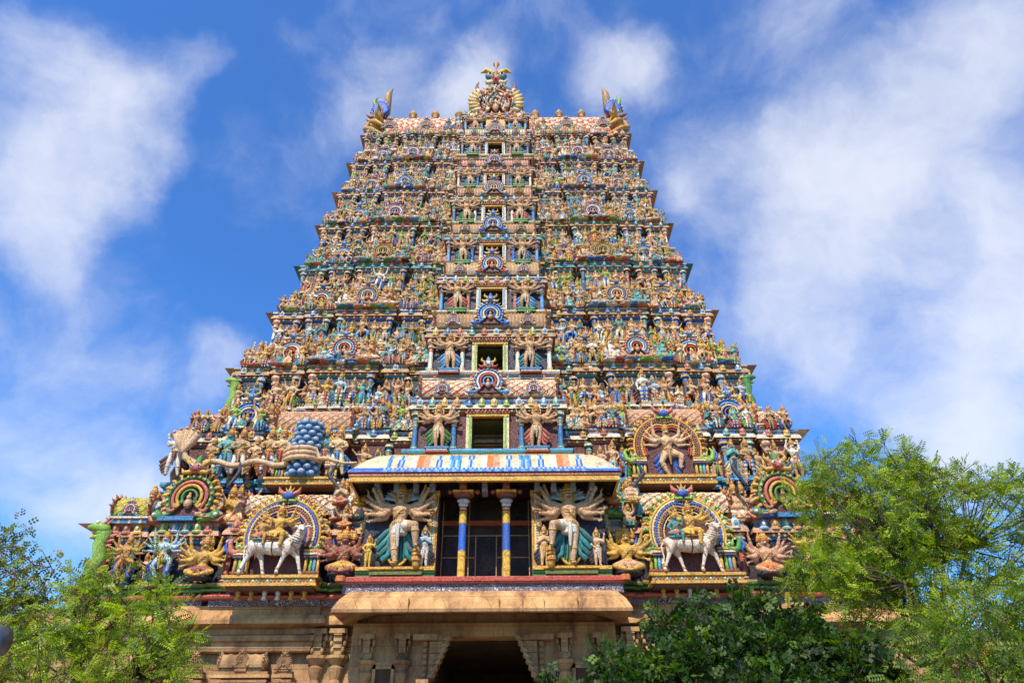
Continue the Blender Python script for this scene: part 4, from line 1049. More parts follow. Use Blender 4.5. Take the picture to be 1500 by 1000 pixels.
for s in (-1, 1):
    side = 'left' if s < 0 else 'right'
    for k, (x, z, h) in enumerate(((1.1, 39.4, 1.3), (1.75, 39.4, 1.2), (2.6, 39.6, 1.5), (3.3, 39.5, 1.2))):
        want('p', rr.randrange(8), X0 + s * x, 30.75 if x < 2.2 else 31.6, z, h, (ORD[k], side, 'crown', 'gable'))

# ------------------------------------------------------------------ stone base
g = G()
for s in (-1, 1):
    a, b = sorted((s * 4.4, s * 15.6)); box(g, a, 25.7, 0, b, 46, 6.9, (1, 1, 1))
    a, b = sorted((s * 1.8, s * 4.5)); box(g, a, 25.0, 0, b, 46.2, 6.3, (1, 1, 1))
box(g, -1.8, 25.02, 5.87, 1.8, 46.2, 6.3, (1, 1, 1)); box(g, -4.5, 25.3, 6.3, 4.5, 46.1, 6.92, (1, 1, 1))
box(g, -1.8, 34, 0, 1.8, 34.2, 5.87, (.12, .12, .12)); box(g, -1.8, 25.9, 0, -1.76, 34, 5.86, (.14, .14, .14)); box(g, 1.76, 25.9, 0, 1.8, 34, 5.86, (.14, .14, .14)); box(g, -1.76, 25.9, 5.8, 1.76, 34, 5.86, (.14, .14, .14))  # passage lining in darkened stone colour: its shade is painted in
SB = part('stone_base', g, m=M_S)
def sp_(name, g): return ob(name, g, SB, m=M_S)
W1 = (1, 1, 1); W2 = (.8, .76, .72); W3 = (1.25, 1.18, 1.0)
# main eave over the portal: a quarter-round cornice
g = G(); epl = [(-4.05, 26), (-4.05, 24.0), (-1.2, 24.0), (2.1, 24.0), (4.05, 24.0), (4.05, 26)]
sweep(g, epl, [(-.3, 7.2, W3), (.1, 7.16, W3), (.40, 7.02, W3), (.66, 6.72, W3), (.82, 6.40, W3), (.82, 6.30, W2), (.72, 6.28, W2), (-.3, 6.6, W2), (-1.2, 6.62, W2)][::-1])
for x in (-2.4, .55, 1.3, 2.0, 3.1): box(g, x - .01, 23.14, 6.32, x + .01, 23.5, 6.74, W3)
sp_('portal_eave', g)
# side cornices
sp1 = [(-15.7, 30), (-15.7, 25.75), (-10.9, 25.75), (-10.9, 25.5), (-6.1, 25.5), (-6.1, 25.75), (-4.4, 25.75)]
def mir(P): return [(-x, y) for x, y in P][::-1]
for P in (sp1, mir(sp1)):
    g = G(); sweep(g, P, [(.02, 5.45, W2), (.10, 5.5, W1), (.14, 5.62, W2), (.08, 5.66, W1), (.08, 5.78, W2), (.22, 5.82, W1), (.26, 5.98, W2), (.10, 6.04, W1), (.10, 6.22, W2), (.34, 6.26, W2), (.62, 6.30, W3), (.62, 6.42, W3), (.50, 6.60, W3), (.34, 6.62, W3), (.34, 6.94, W3), (-.3, 6.96, W3)])
    sp_('stone_cornice', g)
    g = G(); sweep(g, P, [(.05, 3.4, W2), (.18, 3.42, W1), (.22, 3.55, W1), (.06, 3.6, W2), (.0, 3.62, W1)]); sweep(g, P, [(.05, .0, W2), (.5, 0.0, W1), (.5, .5, W1), (.3, .6, W2), (.3, 1.1, W1), (.45, 1.2, W1), (.45, 1.4, W2), (.0, 1.45, W1)])
    sp_('base_moulding', g)
def stone_col(h, w):
    g = G()
    lathe(g, [(w * .55, 0, W1), (w * .55, .1 * h, W2), (w * .42, .12 * h, W1), (w * .40, .66 * h, W1), (w * .46, .67 * h, W2), (w * .36, .69 * h, W1), (w * .52, .72 * h, W2), (w * .36, .745 * h, W1), (w * .60, .785 * h, W1), (w * .66, .80 * h, W2), (w * .45, .815 * h, W1), (w * .9, .85 * h, W3), (w * .92, .865 * h, W2), (w * .5, .868 * h, W1)], n=12)
    z = .87 * h
    for k in range(4):
        d = .30 + .17 * k; box(g, -w * .34, -w * (d + .1), z + k * .032 * h, w * .34, w * .4, z + (k + 1) * .0319 * h, W1)
    for sx in (-1, 1):
        for k in range(3):
            ell(g, (sx * w * (.42 + .12 * k), -w * .3, z + (.02 + .034 * k) * h), (w * .18, w * .32, .022 * h), W2 if k % 2 else W1, 7, 5)
    box(g, -w * .75, -w * .95, .975 * h, w * .75, w * .4, h, W1)
    return g
def col(x, y, h, w): sp = ob('stone_column', stone_col(h, w), SB, m=M_S, loc=(x, y, 0))
SBo = V3(0, YB, 0)
for s in (-1, 1):
    for x, w_ in ((5.05, .42), (4.35, .0), (5.75, .40), (11.1, .38), (13.6, .38), (15.3, .38)):
        if w_: col(s * x, 25.62, 6.2 if x < 11 else 5.6, w_)
    for x in (3.92, 2.72): col(s * x, 24.92, 5.9, .34)
    # portal corbels, one stepped bracket on each side of the opening
    g = G()
    for k in range(7):
        box(g, *sorted((s * 1.8, s * (1.8 - .12 - .085 * k)))[:1], 24.7 + .05 * (k % 2), 4.55 + k * .19, *sorted((s * 1.8, s * (1.8 - .12 - .085 * k)))[1:], 25.6, 4.55 + (k + 1) * .187, W1 if k % 2 else W2)
        ell(g, (s * (1.8 - .12 - .085 * k), 24.85, 4.65 + k * .19), (.11, .14, .09), W1, 8, 6)
        ell(g, (s * (1.95), 24.78, 4.65 + k * .19), (.10, .10, .10), W2, 7, 5); tube(g, [(s * (1.78 - .085 * k), 24.72, 4.60 + k * .19), (s * (1.66 - .085 * k), 24.66, 4.66 + k * .19), (s * (1.60 - .085 * k), 24.70, 4.78 + k * .19)], [.07, .08, .03], W1, 6)
    box(g, *sorted((s * 1.55, s * 2.35))[:1], 24.55, 5.7, *sorted((s * 1.55, s * 2.35))[1:], 25.5, 5.868, W1)
    tube(g, [(s * 1.98, 24.85, 0), (s * 1.98, 24.85, 4.5)], .12, W1, 10, False); box(g, s * 1.98 - .2, 24.62, 4.4, s * 1.98 + .2, 25.1, 4.52, W1)
    sp_('corbel_bracket', g)
    g = G(); x = s * 3.32                            # framed recess between the two portal columns, its shade painted on a dark panel
    box(g, x - .36, 24.9, 2.2, x - .26, 25.0, 5.0, W1); box(g, x + .26, 24.9, 2.2, x + .36, 25.0, 5.0, W1); box(g, x - .36, 24.9, 4.86, x + .36, 25.0, 5.06, W1); box(g, x - .26, 24.985, 2.2, x + .26, 24.999, 4.86, (.18, .15, .13))
    sp_('wall_recess', g)
    # blind pavilions carved on the wall
    for xc, wd in ((8.2, 1.0), (6.75, .34), (9.75, .34), (12.4, .8)):
        g = G(); x = s * xc; y = 25.5 if xc < 10.9 else 25.75
        box(g, x - wd * 1.02, y - .30, 4.66, x + wd * 1.02, y - .001, 4.76, W3); box(g, x - wd * .92, y - .20, 4.76, x + wd * .92, y - .001, 4.86, W2); box(g, x - wd * .95, y - .26, 4.52, x + wd * .95, y - .001, 4.6, W2)
        if wd > .5:
            V = vault(wd * 1.5, .42, .42, W1, W2, 'ribs', nx=26).arr(); g.put((V[0], V[1], np.tile(W1, (len(V[1]), 1)), V[3]), (x, y - .08, 4.98))
            box(g, x - wd * .7, y - .18, 4.86, x + wd * .7, y - .001, 4.99, W1); kz = 5.2; ks = .42
        else: kz = 5.1; ks = .46
        K = kudu(W1, W2, W1, inner=W2); g.put((K[0], K[1], np.tile(W1, (len(K[1]), 1)), K[3]), (x, y - .28, kz), ks)
        box(g, x - ks * .45, y - .25, 4.86, x + ks * .45, y - .001, kz - ks * .3, W2)
        for k in (-1, 1):
            cg = stone_col(4.5, .30); g.put(cg, (x + k * wd * .82, y - .06, 0))
        if wd > .5:
            box(g, x - wd * .5, y - .06, 1.5, x + wd * .5, y - .001, 4.3, W3); box(g, x - wd * .35, y - .065, 1.8, x + wd * .35, y - .059, 4.0, W2)
        sp_('blind_pavilion', g)

# ------------------------------------------------------------------ placing the statues
CAM = V3(0, 0, 1.6)
def depth(d): return d['y'] * cos(radians(33)) + (d['z'] - 1.6) * sin(radians(33))
GRD = [figure('stand', 5, 'bent', lod=1, vox=.011, seed=40, reach=.31), figure('hip', 5, 'bent', lod=1, vox=.011, seed=41, reach=.31)]
LOP = [figure(*a, lod=0, vox=.03, seed=60 + k) for k, a in enumerate((('stand', 1, 'stand'), ('namaste', 1, 'stand'), ('up', 1, 'bent'), ('hip', 1, 'bent'), ('hold', 2, 'stand'), ('dance', 1, 'danceL')))]
LOS = [figure('sit', 1, 'sit', lod=0, belly=1.6, vox=.03), figure('up', 1, 'squat', lod=0, belly=1.2, vox=.03)]
# the row hauling the serpent replaces the figures at the left of the second storey
def drop(d): 
    wh = d['where']
    return wh[2] == 'second' and wh[3] in ('stand', 'child') and wh[1] == 'left' and X0 - 13.3 < d['x'] < X0 - 5.7
STAT = [d for d in STAT if not drop(d)]
HK = [(-12.9, 7, 'white', 'brown'), (-11.4, 9, 'yellow', 'orange'), (-10.8, 9, 'sky', 'aqua'), (-10.25, 9, 'white', 'peach'), (-9.6, 9, 'rust', 'tan'), (-9.05, 9, 'blue', 'orange'), (-8.55, 9, 'cream', 'red'), (-6.75, 9, 'yellow', 'pink'), (-6.2, 9, 'white', 'sky')]
SKN = {'-10.8': C['aqua'], '-12.9': C['white'], '-6.75': C['teal']}
for k, (x, idx, lc, sc2) in enumerate(HK):
    STAT.append(dict(kind='p', idx=idx, x=X0 + x, y=26.15, z=12.17, h=1.85 if k not in (1, 4) else 1.5, where=(ORD[len(HK) - 1 - k], 'left', 'second', 'pull'), rz=.15, cat='s', mirror=False, prio=1, skin=SKN.get(str(x), C['tan'] if k % 2 else C['skin2']), leg=(lc, 'white' if lc in ('blue', 'yellow') else ('green' if lc == 'cream' else None)), cloth=sc2, sash=sc2))
for d in STAT:
    d['sz'] = d['h'] / depth(d) + (1 if d['prio'] else 0) - (1 if d['where'][3] == 'fill' else 0)
STAT.sort(key=lambda d: -d['sz'])
NI = 262; NP = 120
def label_of(d, cn, skn, ln):
    o, side, tn, cls = d['where']
    pose = (POSE_TXT if d['kind'] == 'p' else SEAT_TXT)[d['idx']] if d['kind'] != 'g' else ''
    if tn == 'crown': return '%s crested figure in %s, %s %s of the great gable atop the tower' % (pose, cn, o, side)
    if cls == 'guard': return 'many-armed club-bearing guardian standing %s of the %s storey doorway' % (side, tn)
    if cls == 'pull': return '%s crowned figure hauling the serpent, %s in line left of porch canopy' % (skn, o)
    q = {'stand': '%s %s from centre in the %s storey row, %s half' % (pose + ' statue, ' + cn + ' skirt,', o, tn, side),
         'child': 'small %s statue, %s cloth, %s in %s storey back rank, %s half' % (pose, cn, o, tn, side),
         'seat': '%s statue on %s cushion, %s from centre along %s storey roofs, %s half' % (pose, cn, o, tn, side),
         'att': '%s attendant, %s skirt, %s from centre on %s storey roofs, %s half' % (pose, cn, o, tn, side)}[cls]
    w_ = q.split(); return ' '.join(w_[:16])
SNAME = lambda c: {C['skin']: 'tan', C['skin2']: 'pale tan', C['gold']: 'golden', C['tan']: 'dusky', C['peach']: 'peach', C['teal']: 'teal', C['pale']: 'pale blue', C['white']: 'white', C['aqua']: 'turquoise', C['lime']: 'lime green'}.get(c, 'tan')
GRP = dict(stand='standing statues in rows along the storeys', child='small statues behind the front rows', seat='seated statues along the roof rows', att='attendants along the roof rows', guard='guardians flanking the doorways', pull='figures hauling the serpent', gable='figures around the top gable')
stuff = G(); rr = random.Random(77)
for n_, d in enumerate(STAT):
    skin = d.get('skin') or rr.choice(SK); leg = d.get('leg') or rr.choice(LEGS); ck = d.get('cloth') or rr.choice(CK); sk_ = d.get('sash') or rr.choice(CK)
    l1 = C[leg[0]] if leg[0] not in ('skin', 'skin2') else skin; l2 = C[leg[1]] if leg[1] else None
    cloth = C[ck]; sash = C[sk_]; h = d['h'] / 1.0
    if d['where'][3] in ('stand', 'child', 'att', 'gable') and d['kind'] == 'p': h = d['h'] * .95
    mx = -1 if d['mirror'] else 1
    dz = 0
    if n_ >= NI:
        fg = (LOP[d['idx'] % 6] if d['kind'] == 'p' else LOS[d['idx'] % 2])
        a = G(); a.add(*body_arr(fg, skin, l1, l2, l2 is not None)); a.put(fg['garment'], mul=cloth); a.put(fg['crown']); a.put(fg['jewellery'], mul=GOLDS); a.put(fg['sash'], mul=sash)
        stuff.put(a, (d['x'], d['y'], d['z']), (h * mx, h, h), d['rz']); continue
    nm = 'guardian_statue' if d['kind'] == 'g' else ('statue' if d['kind'] == 'p' else 'seated_statue')
    lab = label_of(d, CNAME.get(ck, ck), SNAME(skin), leg[0])
    if d['kind'] == 'g' or n_ < NP:
        fg = GRD[d['idx']] if d['kind'] == 'g' else (PROTO if d['kind'] == 'p' else SEATED)[d['idx']]
        if d['kind'] == 'g': skin = C['skin']; l1 = skin; l2 = None; cloth = C['cream']; sash = C[['teal', 'blue2', 'green', 'pink', 'sky'][n_ % 5]]
        root = ob(nm, None, loc=(d['x'], d['y'], d['z']), rz=d['rz'], s=(h * mx, h, h))
        kid = id(fg)
        ob('body', cached((kid, 'b', skin, l1, l2), lambda: mesh('statue_body', body_arr(fg, skin, l1, l2, l2 is not None))), root)
        ob('garment', cached((kid, 'g'), lambda: mesh('garment', fg['garment'])), root, color=cloth)
        ob('crown', cached((kid, 'c'), lambda: mesh('crown', fg['crown'])), root)
        ob('jewellery', cached((kid, 'j'), lambda: mesh('jewellery', fg['jewellery'])), root, color=GOLDS)
        ob('sash' if fg['legs'] not in ('sit', 'squat') else 'cushion', cached((kid, 's'), lambda: mesh('sash', fg['sash'])), root, color=sash)
        ob('face', cached((kid, 'f'), lambda: mesh('face', fg['face'])), root)
    else:
        root = ob(nm, merge_fig('p' if d['kind'] == 'p' else 's', d['idx'], skin, l1, l2, cloth, sash), loc=(d['x'], d['y'], d['z']), rz=d['rz'], s=(h * mx, h, h))
    tag(root, lab, 'statue', GRP[d['where'][3]])
if stuff.n:
    tag(ob('statues', stuff), 'the hundreds of smaller painted statues crowding the upper storeys', 'statues', kind='stuff')
# ------------------------------------------------------------------ the large sculptures of the two lowest storeys
def statue(fg, name, loc, h, skin, cloth, sash, label, cat='statue', leg=None, leg2=None, rz=0, mirror=False, jewel=GOLDS, crown=None, group=None):
    m = -1 if mirror else 1
    root = tag(ob(name, None, loc=loc, rz=rz, s=(h * m, h, h)), label, cat, group)
    ob('body', mesh('statue_body', body_arr(fg, skin, leg, leg2, leg2 is not None)), root)
    ob('garment', cached((id(fg), 'g'), lambda: mesh('garment', fg['garment'])), root, color=cloth)
    ob('crown', cached((id(fg), 'c'), lambda: mesh('crown', fg['crown'])), root)
    ob('jewellery', cached((id(fg), 'j'), lambda: mesh('jewellery', fg['jewellery'])), root, color=jewel)
    ob('sash' if fg['legs'] not in ('sit', 'squat', 'ride') else 'cushion', cached((id(fg), 's'), lambda: mesh('sash', fg['sash'])), root, color=sash)
    ob('face', cached((id(fg), 'f'), lambda: mesh('face', fg['face'])), root)
    return root
BG = figure('stand', 7, 'raised', lod=1, vox=.0085, seed=50, fan=(-42, 48), reach=.31)
for s, side in ((-1, 'left'), (1, 'right')):
    r_ = statue(BG, 'guardian_statue', (X0 + s * 3.02, PF - .34, 7.93), 2.62, C['skin'], C['white'], C['teal'], 'large sixteen-armed guardian with one raised leg, %s of the blue and yellow columns' % side, mirror=s > 0, leg=C['skin2'], group='big guardians beside the porch')
    g = G(); zz = .27                               # oval flaming aureole round the standing leg
    P = [(.155 * sin(t), .06, zz + .245 * cos(t)) for t in np.linspace(0, 2 * pi, 33)]
    tube(g, P, .020, C['gold'], 6, False); prism(g, [(p[0], p[2]) for p in P[:-1]], .07, .09, C['green'])
    for k in range(5):
        tube(g, [(-.09 + k * .045, .055, .10), (-.07 + k * .035, .05, .28), (-.10 + k * .05, .055, .42)], [.014, .018, .006], C['teal'], 5)
    ob('aureole', g, r_)
    g = G(); tube(g, [(.27, -.06, .0), (.26, -.07, .10), (.265, -.07, .22)], [.05, .06, .035], C['gold'], 9)
    for k in range(3): ring(g, (.265, -.07, .05 + .06 * k), (0, 0, 1), .055, .013, col=C['maroon'] if k % 2 else C['orange'])
    ob('club', g, r_)
    g = G()
    for k in range(13):
        t = -1.45 + 2.9 * k / 12; tube(g, [(.07 * sin(t), .05, .90 + .05 * cos(t)), (.20 * sin(t), .06, .92 + .15 * cos(t)), (.27 * sin(t), .06, .92 + .19 * cos(t))], [.015, .03, .005], C['grey'] if k % 2 else C['pale'], 6, flat=.5)
    ob('leaf_halo', g, r_)
NM = figure('namaste', 1, 'stand', lod=1, vox=.013, seed=70, belly=.8); ST = figure('hip', 1, 'stand', lod=1, vox=.013, seed=71)
for x, fg, h, sk, cl, lb in ((-2.08, NM, 1.42, 'pale', 'white', 'pot-bellied white-legged dwarf praying between left guardian and golden door jamb'), (-4.02, ST, 1.12, 'yellow', 'yellow', 'plain yellow boy statue at the outer foot of the left guardian'), (2.1, NM, 1.42, 'skin2', 'gold', 'halo-backed praying dwarf between right guardian and golden door jamb'), (3.95, ST, 1.3, 'skin2', 'white', 'slim attendant in white cloth at outer foot of right guardian')):
    statue(fg, 'statue', (X0 + x, PF - .30, 7.9), h * .88, C[sk], C[cl], C['navy'], lb, leg=C['white'] if x in (-2.08,) else C[sk], group='attendants of the porch guardians')

# white bulls with riders in the two big niches
def bull():
    b = G(); w = (1, 1, 1)
    tube(b, [(-.80, 0, 1.18), (-.45, 0, 1.16), (0, 0, 1.10), (.40, 0, 1.14), (.68, 0, 1.25)], [.27, .31, .33, .34, .27], w, 14)
    ell(b, (.35, 0, 1.48), (.24, .17, .17), w, 10, 7)
    tube(b, [(.62, -.02, 1.25), (.82, -.05, 1.55), (.90, -.10, 1.80)], [.27, .21, .15], w, 12)
    tube(b, [(.88, -.10, 1.88), (.95, -.26, 1.80), (1.0, -.42, 1.66)], [.145, .125, .085], w, 12)
    tube(b, [(.75, -.05, 1.3), (.72, -.08, 1.0)], [.14, .07], w, 8)
    for x, y, k, a in ((.52, -.14, (.40, -.16, .68), (.22, -.15, .10)), (.60, .14, (.86, .10, .70), (1.02, .12, .10)), (-.82, -.12, (-.92, -.14, .70), (-1.16, -.14, .10)), (-.72, .14, (-.50, .12, .66), (-.36, .12, .10))):
        tube(b, [(x, y, 1.1), ((x + k[0]) / 2, y, .9), k], [.20, .16, .09], w, 9); tube(b, [k, V3(*k) * .4 + V3(*a) * .6, a], [.09, .062, .058], w, 9)
        tube(b, [a, V3(*a) + V3(.03, -.02, -.06)], [.065, .085], w, 9)
    for s in (-1, 1): tube(b, [(.88 + s * .10, -.08, 1.92), (.92 + s * .26, -.08, 1.96), (.93 + s * .34, -.10, 1.90)], [.04, .06, .02], w, 7)
    tube(b, [(-1.02, 0, 1.30), (-1.16, 0, 1.05), (-1.10, -.02, .60), (-1.18, -.02, .35)], [.06, .04, .035, .06], w, 7)
    V, F = remesh(b, .026, 2); c3 = V[F[:, 0]]; c = np.tile(C['white'], (len(F), 1)); c[c3[:, 2] < .10] = C['tan']
    c[(np.abs(np.sin(c3[:, 0] * 9 + c3[:, 2] * 4)) > .93) & (c3[:, 2] > .75) & (c3[:, 2] < 1.35) & ((c3[:, 0] < -.6) | (c3[:, 0] > .35))] = C['peach']
    B = (V, F, c, np.ones(len(F), bool)); P = {}
    g = G()
    for s in (-1, 1): tube(g, [(.88 + s * .07, -.10, 2.0), (.88 + s * .15, -.10, 2.10), (.88 + s * .11, -.12, 2.22)], [.045, .035, .008], C['tan'], 7)
    P['horn'] = g; g = G()
    for s in (-1, 1): ell(g, (.93 + s * .10, -.25, 1.88), (.035, .03, .03), C['dark'], 7, 5)
    ell(g, (1.0, -.50, 1.66), (.06, .03, .04), C['brown'], 7, 5); P['face'] = g; g = G()
    for k, c_ in enumerate(('blue', 'gold', 'sky', 'gold', 'red')):
        ring(g, (.66 + .045 * k, -.03 - .012 * k, 1.30 + .085 * k), (.35, -.1, 1), .275 - .026 * k, .022, col=C[c_])
    for k in range(12):
        t = pi * k / 11; ell(g, (.66 + .02 * cos(t), -.30 * sin(t) - .02, 1.20 + .15 * cos(t)), .045, C['gold'], 6, 5)
    P['garland'] = g; g = G()
    for y in (-1, 1):
        V = []; nx, nz = 12, 6
        for i in range(nx + 1):
            for j in range(nz + 1):
                t = j / nz * 1.15; V.append((-.55 + .95 * i / nx, y * (.345 * sin(t) + .01), 1.13 + .345 * cos(t)))
        F = []; cc = []
        for i in range(nx):
            for j in range(nz):
                F.append((i * (nz + 1) + j, (i + 1) * (nz + 1) + j, (i + 1) * (nz + 1) + j + 1, i * (nz + 1) + j + 1)); e = i in (0, nx - 1) or j in (nz - 1,)
                cc.append(C['gold'] if e else (C['sky'] if (i + j) % 2 else C['teal']))
        g.add(V, F, cc)
    ring(g, (-.05, 0, 1.12), (1, 0, 0), .345, .03, col=C['brown']); P['saddle_cloth'] = g; g = G()
    for x, y, z in ((.24, -.15, .22), (1.0, .12, .22), (-1.12, -.14, .22), (-.38, .12, .22)): ring(g, (x, y, z), (.2, 0, 1), .07, .018, col=C['gold'])
    P['anklet'] = g
    return B, P
BB, BP = bull(); BM = mesh('bull_body', BB); BPM = {k: mesh(k, v) for k, v in BP.items()}
RD = figure('hold', 4, 'ride', lod=1, vox=.012, seed=80, fan=(-20, 40), reach=.26); RD2 = figure('hip', 1, 'ride', lod=1, vox=.012, seed=81)
for s, side in ((-1, 'left'), (1, 'right')):
    root = tag(ob('bull_statue', None, loc=(X0 + s * 7.35 - .02, 24.15, 7.73), s=(.94, .94, .86)), 'white striding bull with checked saddle cloth under the big arch %s of the porch' % side, 'bull statue', 'white bulls in the arched niches')
    ob('body', BM, root, color=(1, 1, 1) if s < 0 else (.92, .82, .76))
    for k, m_ in BPM.items(): ob(k, m_, root)
    statue(RD, 'seated_statue', (X0 + s * 7.35 + .0, 24.10, 8.86), 1.70, C['gold'], C['yellow'], C['rust'], 'golden crowned god riding the white bull %s of the porch' % side, leg=C['yellow'], group='gods riding the bulls')
    statue(RD2, 'seated_statue', (X0 + s * 7.35 - .55, 24.02, 8.86), 1.25, C['ochre'] if s < 0 else C['teal'], C['pink'], C['aqua'], 'small goddess riding behind the golden god on the %s white bull' % side, leg=C['peach'], group='goddesses riding the bulls')

# multi-headed seated figures either side of the porch
MH = figure('hold', 6, 'sit', lod=1, vox=.012, seed=90, head=5, fan=(-50, 50), reach=.26)
MH2 = figure('hold', 6, 'sit', lod=1, vox=.012, seed=91, head=3, fan=(-50, 50), reach=.28)
DN = figure('dance', 4, 'danceL', lod=1, vox=.011, seed=92, fan=(-30, 55), reach=.31)
for x, y, z, h, fg, sk, cl, lb in (
        (-5.0, 24.5, 7.72, 2.15, MH, 'rust', 'gold', 'brown many-headed figure with fan of arms seated just left of the porch'),
        (5.05, 24.5, 7.72, 2.15, MH, 'gold', 'peach', 'golden many-headed seated figure with pale legs just right of the porch'),
        (-10.1, 24.8, 7.73, 2.0, MH2, 'gold', 'rust', 'gold multi-armed figure with lotus legs left of the left bull arch'),
        (10.1, 24.8, 7.73, 2.0, MH2, 'peach', 'orange', 'peach multi-armed seated figure right of the right bull arch')):
    statue(fg, 'seated_statue', (X0 + x, y, z), h, C[sk], C[cl], C['navy'], lb, leg=C['peach'])
for x, z, h, fg, sk, cl, lb in ((-11.6, 7.73, 1.8, DN, 'pale', 'yellow', 'pale blue dancing demon with yellow shorts near left end of lowest storey'), (-12.9, 7.73, 1.65, DN, 'ochre', 'red', 'ochre leaping figure beside the green beast at left end of lowest storey'),
        (11.7, 7.73, 1.8, DN, 'gold', 'green', 'golden dancing figure near right end of lowest storey'), (13.0, 7.73, 1.65, DN, 'skin2', 'blue', 'tan leaping figure beside the green beast at right end of lowest storey'),
        (7.45, 12.02, 2.45, DN, 'skin2', 'tan', 'large bronze-tan dancing god on one leg inside the red arch right of the canopy')):
    statue(fg, 'statue', (X0 + x, 24.75 if z < 9 else 26.2, z), h * .86, C[sk], C[cl], C['blue'], lb, leg=C[sk])
for k, (x, y, z, h, sk, cl) in enumerate(((-5.5, 24.9, 10.45, 1.3, 'skin2', 'red'), (-4.75, 24.9, 10.45, 1.2, 'tan', 'yellow'), (-5.2, 24.8, 9.55, 1.1, 'skin', 'orange'), (5.5, 24.9, 10.45, 1.3, 'skin2', 'gold'), (4.8, 24.9, 10.45, 1.2, 'tan', 'orange'), (5.3, 24.8, 9.55, 1.1, 'skin', 'teal'))):
    fg = SEATED[(k + 1) % 4]
    statue(fg, 'seated_statue', (X0 + x, y, z), h, C[sk], C[cl], C[cl], '%s seated figure in %s, %s of the cluster at %s edge of porch' % (SNAME(C[sk]), cl, ['topmost outer', 'topmost inner', 'lower'][k % 3], 'left' if k < 3 else 'right'))

# blue boulder pillar with the serpent wound round it
g = G(); rr = random.Random(3)
tube(g, [(0, 0, 0), (0, 0, 2.45)], [.42, .38], C['blue2'], 12, False)
PI_ = tag(ob('boulder_pillar', g, loc=(X0 - 7.45, 25.95, 11.90)), 'tall pillar of bulging blue boulders under the arch left of the canopy', 'pillar')
for k in range(10):
    g = G()
    for j in range(9):
        a = 2 * pi * (j + .5 * (k % 2)) / 9; r = .50 - .008 * k; ell(g, (r * cos(a), r * sin(a), .14 + k * .245), (.185, .185, .150), (.07, .20, .42), 9, 7)
        ell(g, (r * cos(a) * 1.12, r * sin(a) * 1.12, .15 + k * .245), (.150, .150, .122), (.34, .50, .64), 8, 6)
    ob('boulder_ring', g, PI_)
g = G(); px = -7.67
P = [V3(-12.45, 25.75, 13.95), V3(-12.35, 25.8, 13.55), V3(-11.9, 25.9, 13.30)]
for k in range(18):
    x = -11.6 + k * .205; P.append(V3(x, 25.88, 13.30 + .10 * sin(k * .75)))
P2 = [V3(-7.67 + .70 * cos(a), 26.05 + .62 * sin(a), 13.36 + .0 + .20 * (a + pi * .8) / (2 * pi)) for a in np.linspace(-pi * .8, pi * 3.8, 34)]
P3 = [V3(-6.95 + k * .22, 25.80, 13.45 - .03 * k + .05 * sin(k)) for k in range(8)]
tube(g, [p + V3(X0 + .15, -.22, -.80) for p in P + P2 + P3], [.10, .13, .14] + [.115] * 18 + [.105] * 34 + [.11 - .010 * k for k in range(8)], C['skin2'], 9)
SN = tag(ob('serpent', g), 'long pale serpent with fanned cobra hoods, hauled by a row of figures', 'serpent')
for k in range(5):
    g = G(); t = (k - 2) * .30; b0 = V3(X0 - 12.30, 25.50, 12.98); e = b0 + V3(.85 * sin(t), -.02, .95 * cos(t))
    tube(g, [b0, b0 * .5 + e * .5 + V3(0, .03, 0), e, e + V3(0, -.12, .01)], [.12, .17, .15, .07], C['skin2'], 8)
    for q in (-1, 1): ell(g, e + V3(q * .05, -.10, .04), .025, C['dark'], 5, 4)
    ob('cobra_head', g, SN)
# green rearing beasts at the ends of the storeys
def beast(c1, c2):
    g = G()
    tube(g, [(0, 0, 0), (.08, 0, .35), (-.10, 0, .75), (.05, 0, 1.15), (-.02, -.05, 1.45), (.22, -.12, 1.55)], [.16, .20, .24, .20, .22, .12], c1, 9)
    h = G(); tube(h, [(.0, -.1, 1.55), (.20, -.15, 1.62), (.38, -.15, 1.60)], [.18, .16, .10], c1, 8); tube(h, [(.05, -.12, 1.34), (.28, -.15, 1.30)], [.09, .05], c1, 7); tube(h, [(.06, -.12, 1.44), (.25, -.15, 1.44)], [.07, .05], C['red'], 7)
    for q in (-1, 1): ell(h, (.16, -.13 + q * .13, 1.72), .055, C['white'], 6, 5); tube(h, [(.0, -.1 + q * .08, 1.7), (-.12, -.1 + q * .08, 1.9)], [.06, .01], c2, 6)
    m = G()
    for k in range(8): tube(m, [(-.12 - .06 * sin(k), .0, .3 + k * .15), (-.34 - .06 * sin(k), .0, .38 + k * .15)], [.10, .02], c2, 6)
    return g, h, m
for x, y, z, h, c1, c2, lb in ((-14.2, 25.2, 7.72, 1.25, 'lime', 'pink', 'bright green rearing beast at the left end of the lowest storey'), (14.2, 25.2, 7.72, 1.25, 'lime', 'orange', 'bright green rearing beast at the right end of the lowest storey'),
        (-12.05, 28.1, 16.15, .95, 'lime', 'rust', 'green rearing beast at the left end of the third storey'), (12.05, 28.1, 16.15, .95, 'green', 'rust', 'green rearing beast at the right end of the third storey'), (-12.95, 26.7, 12.15, .9, 'tan', 'teal', 'tan rearing beast at the left end of the second storey')):
    a, b, m = beast(C[c1], C[c2]); r_ = tag(ob('beast_statue', None, loc=(X0 + x, y, z), s=(h if x > 0 else -h, h, h)), lb, 'beast statue', 'rearing beasts at the storey ends')
    ob('body', a, r_); ob('head', b, r_); ob('mane', m, r_)

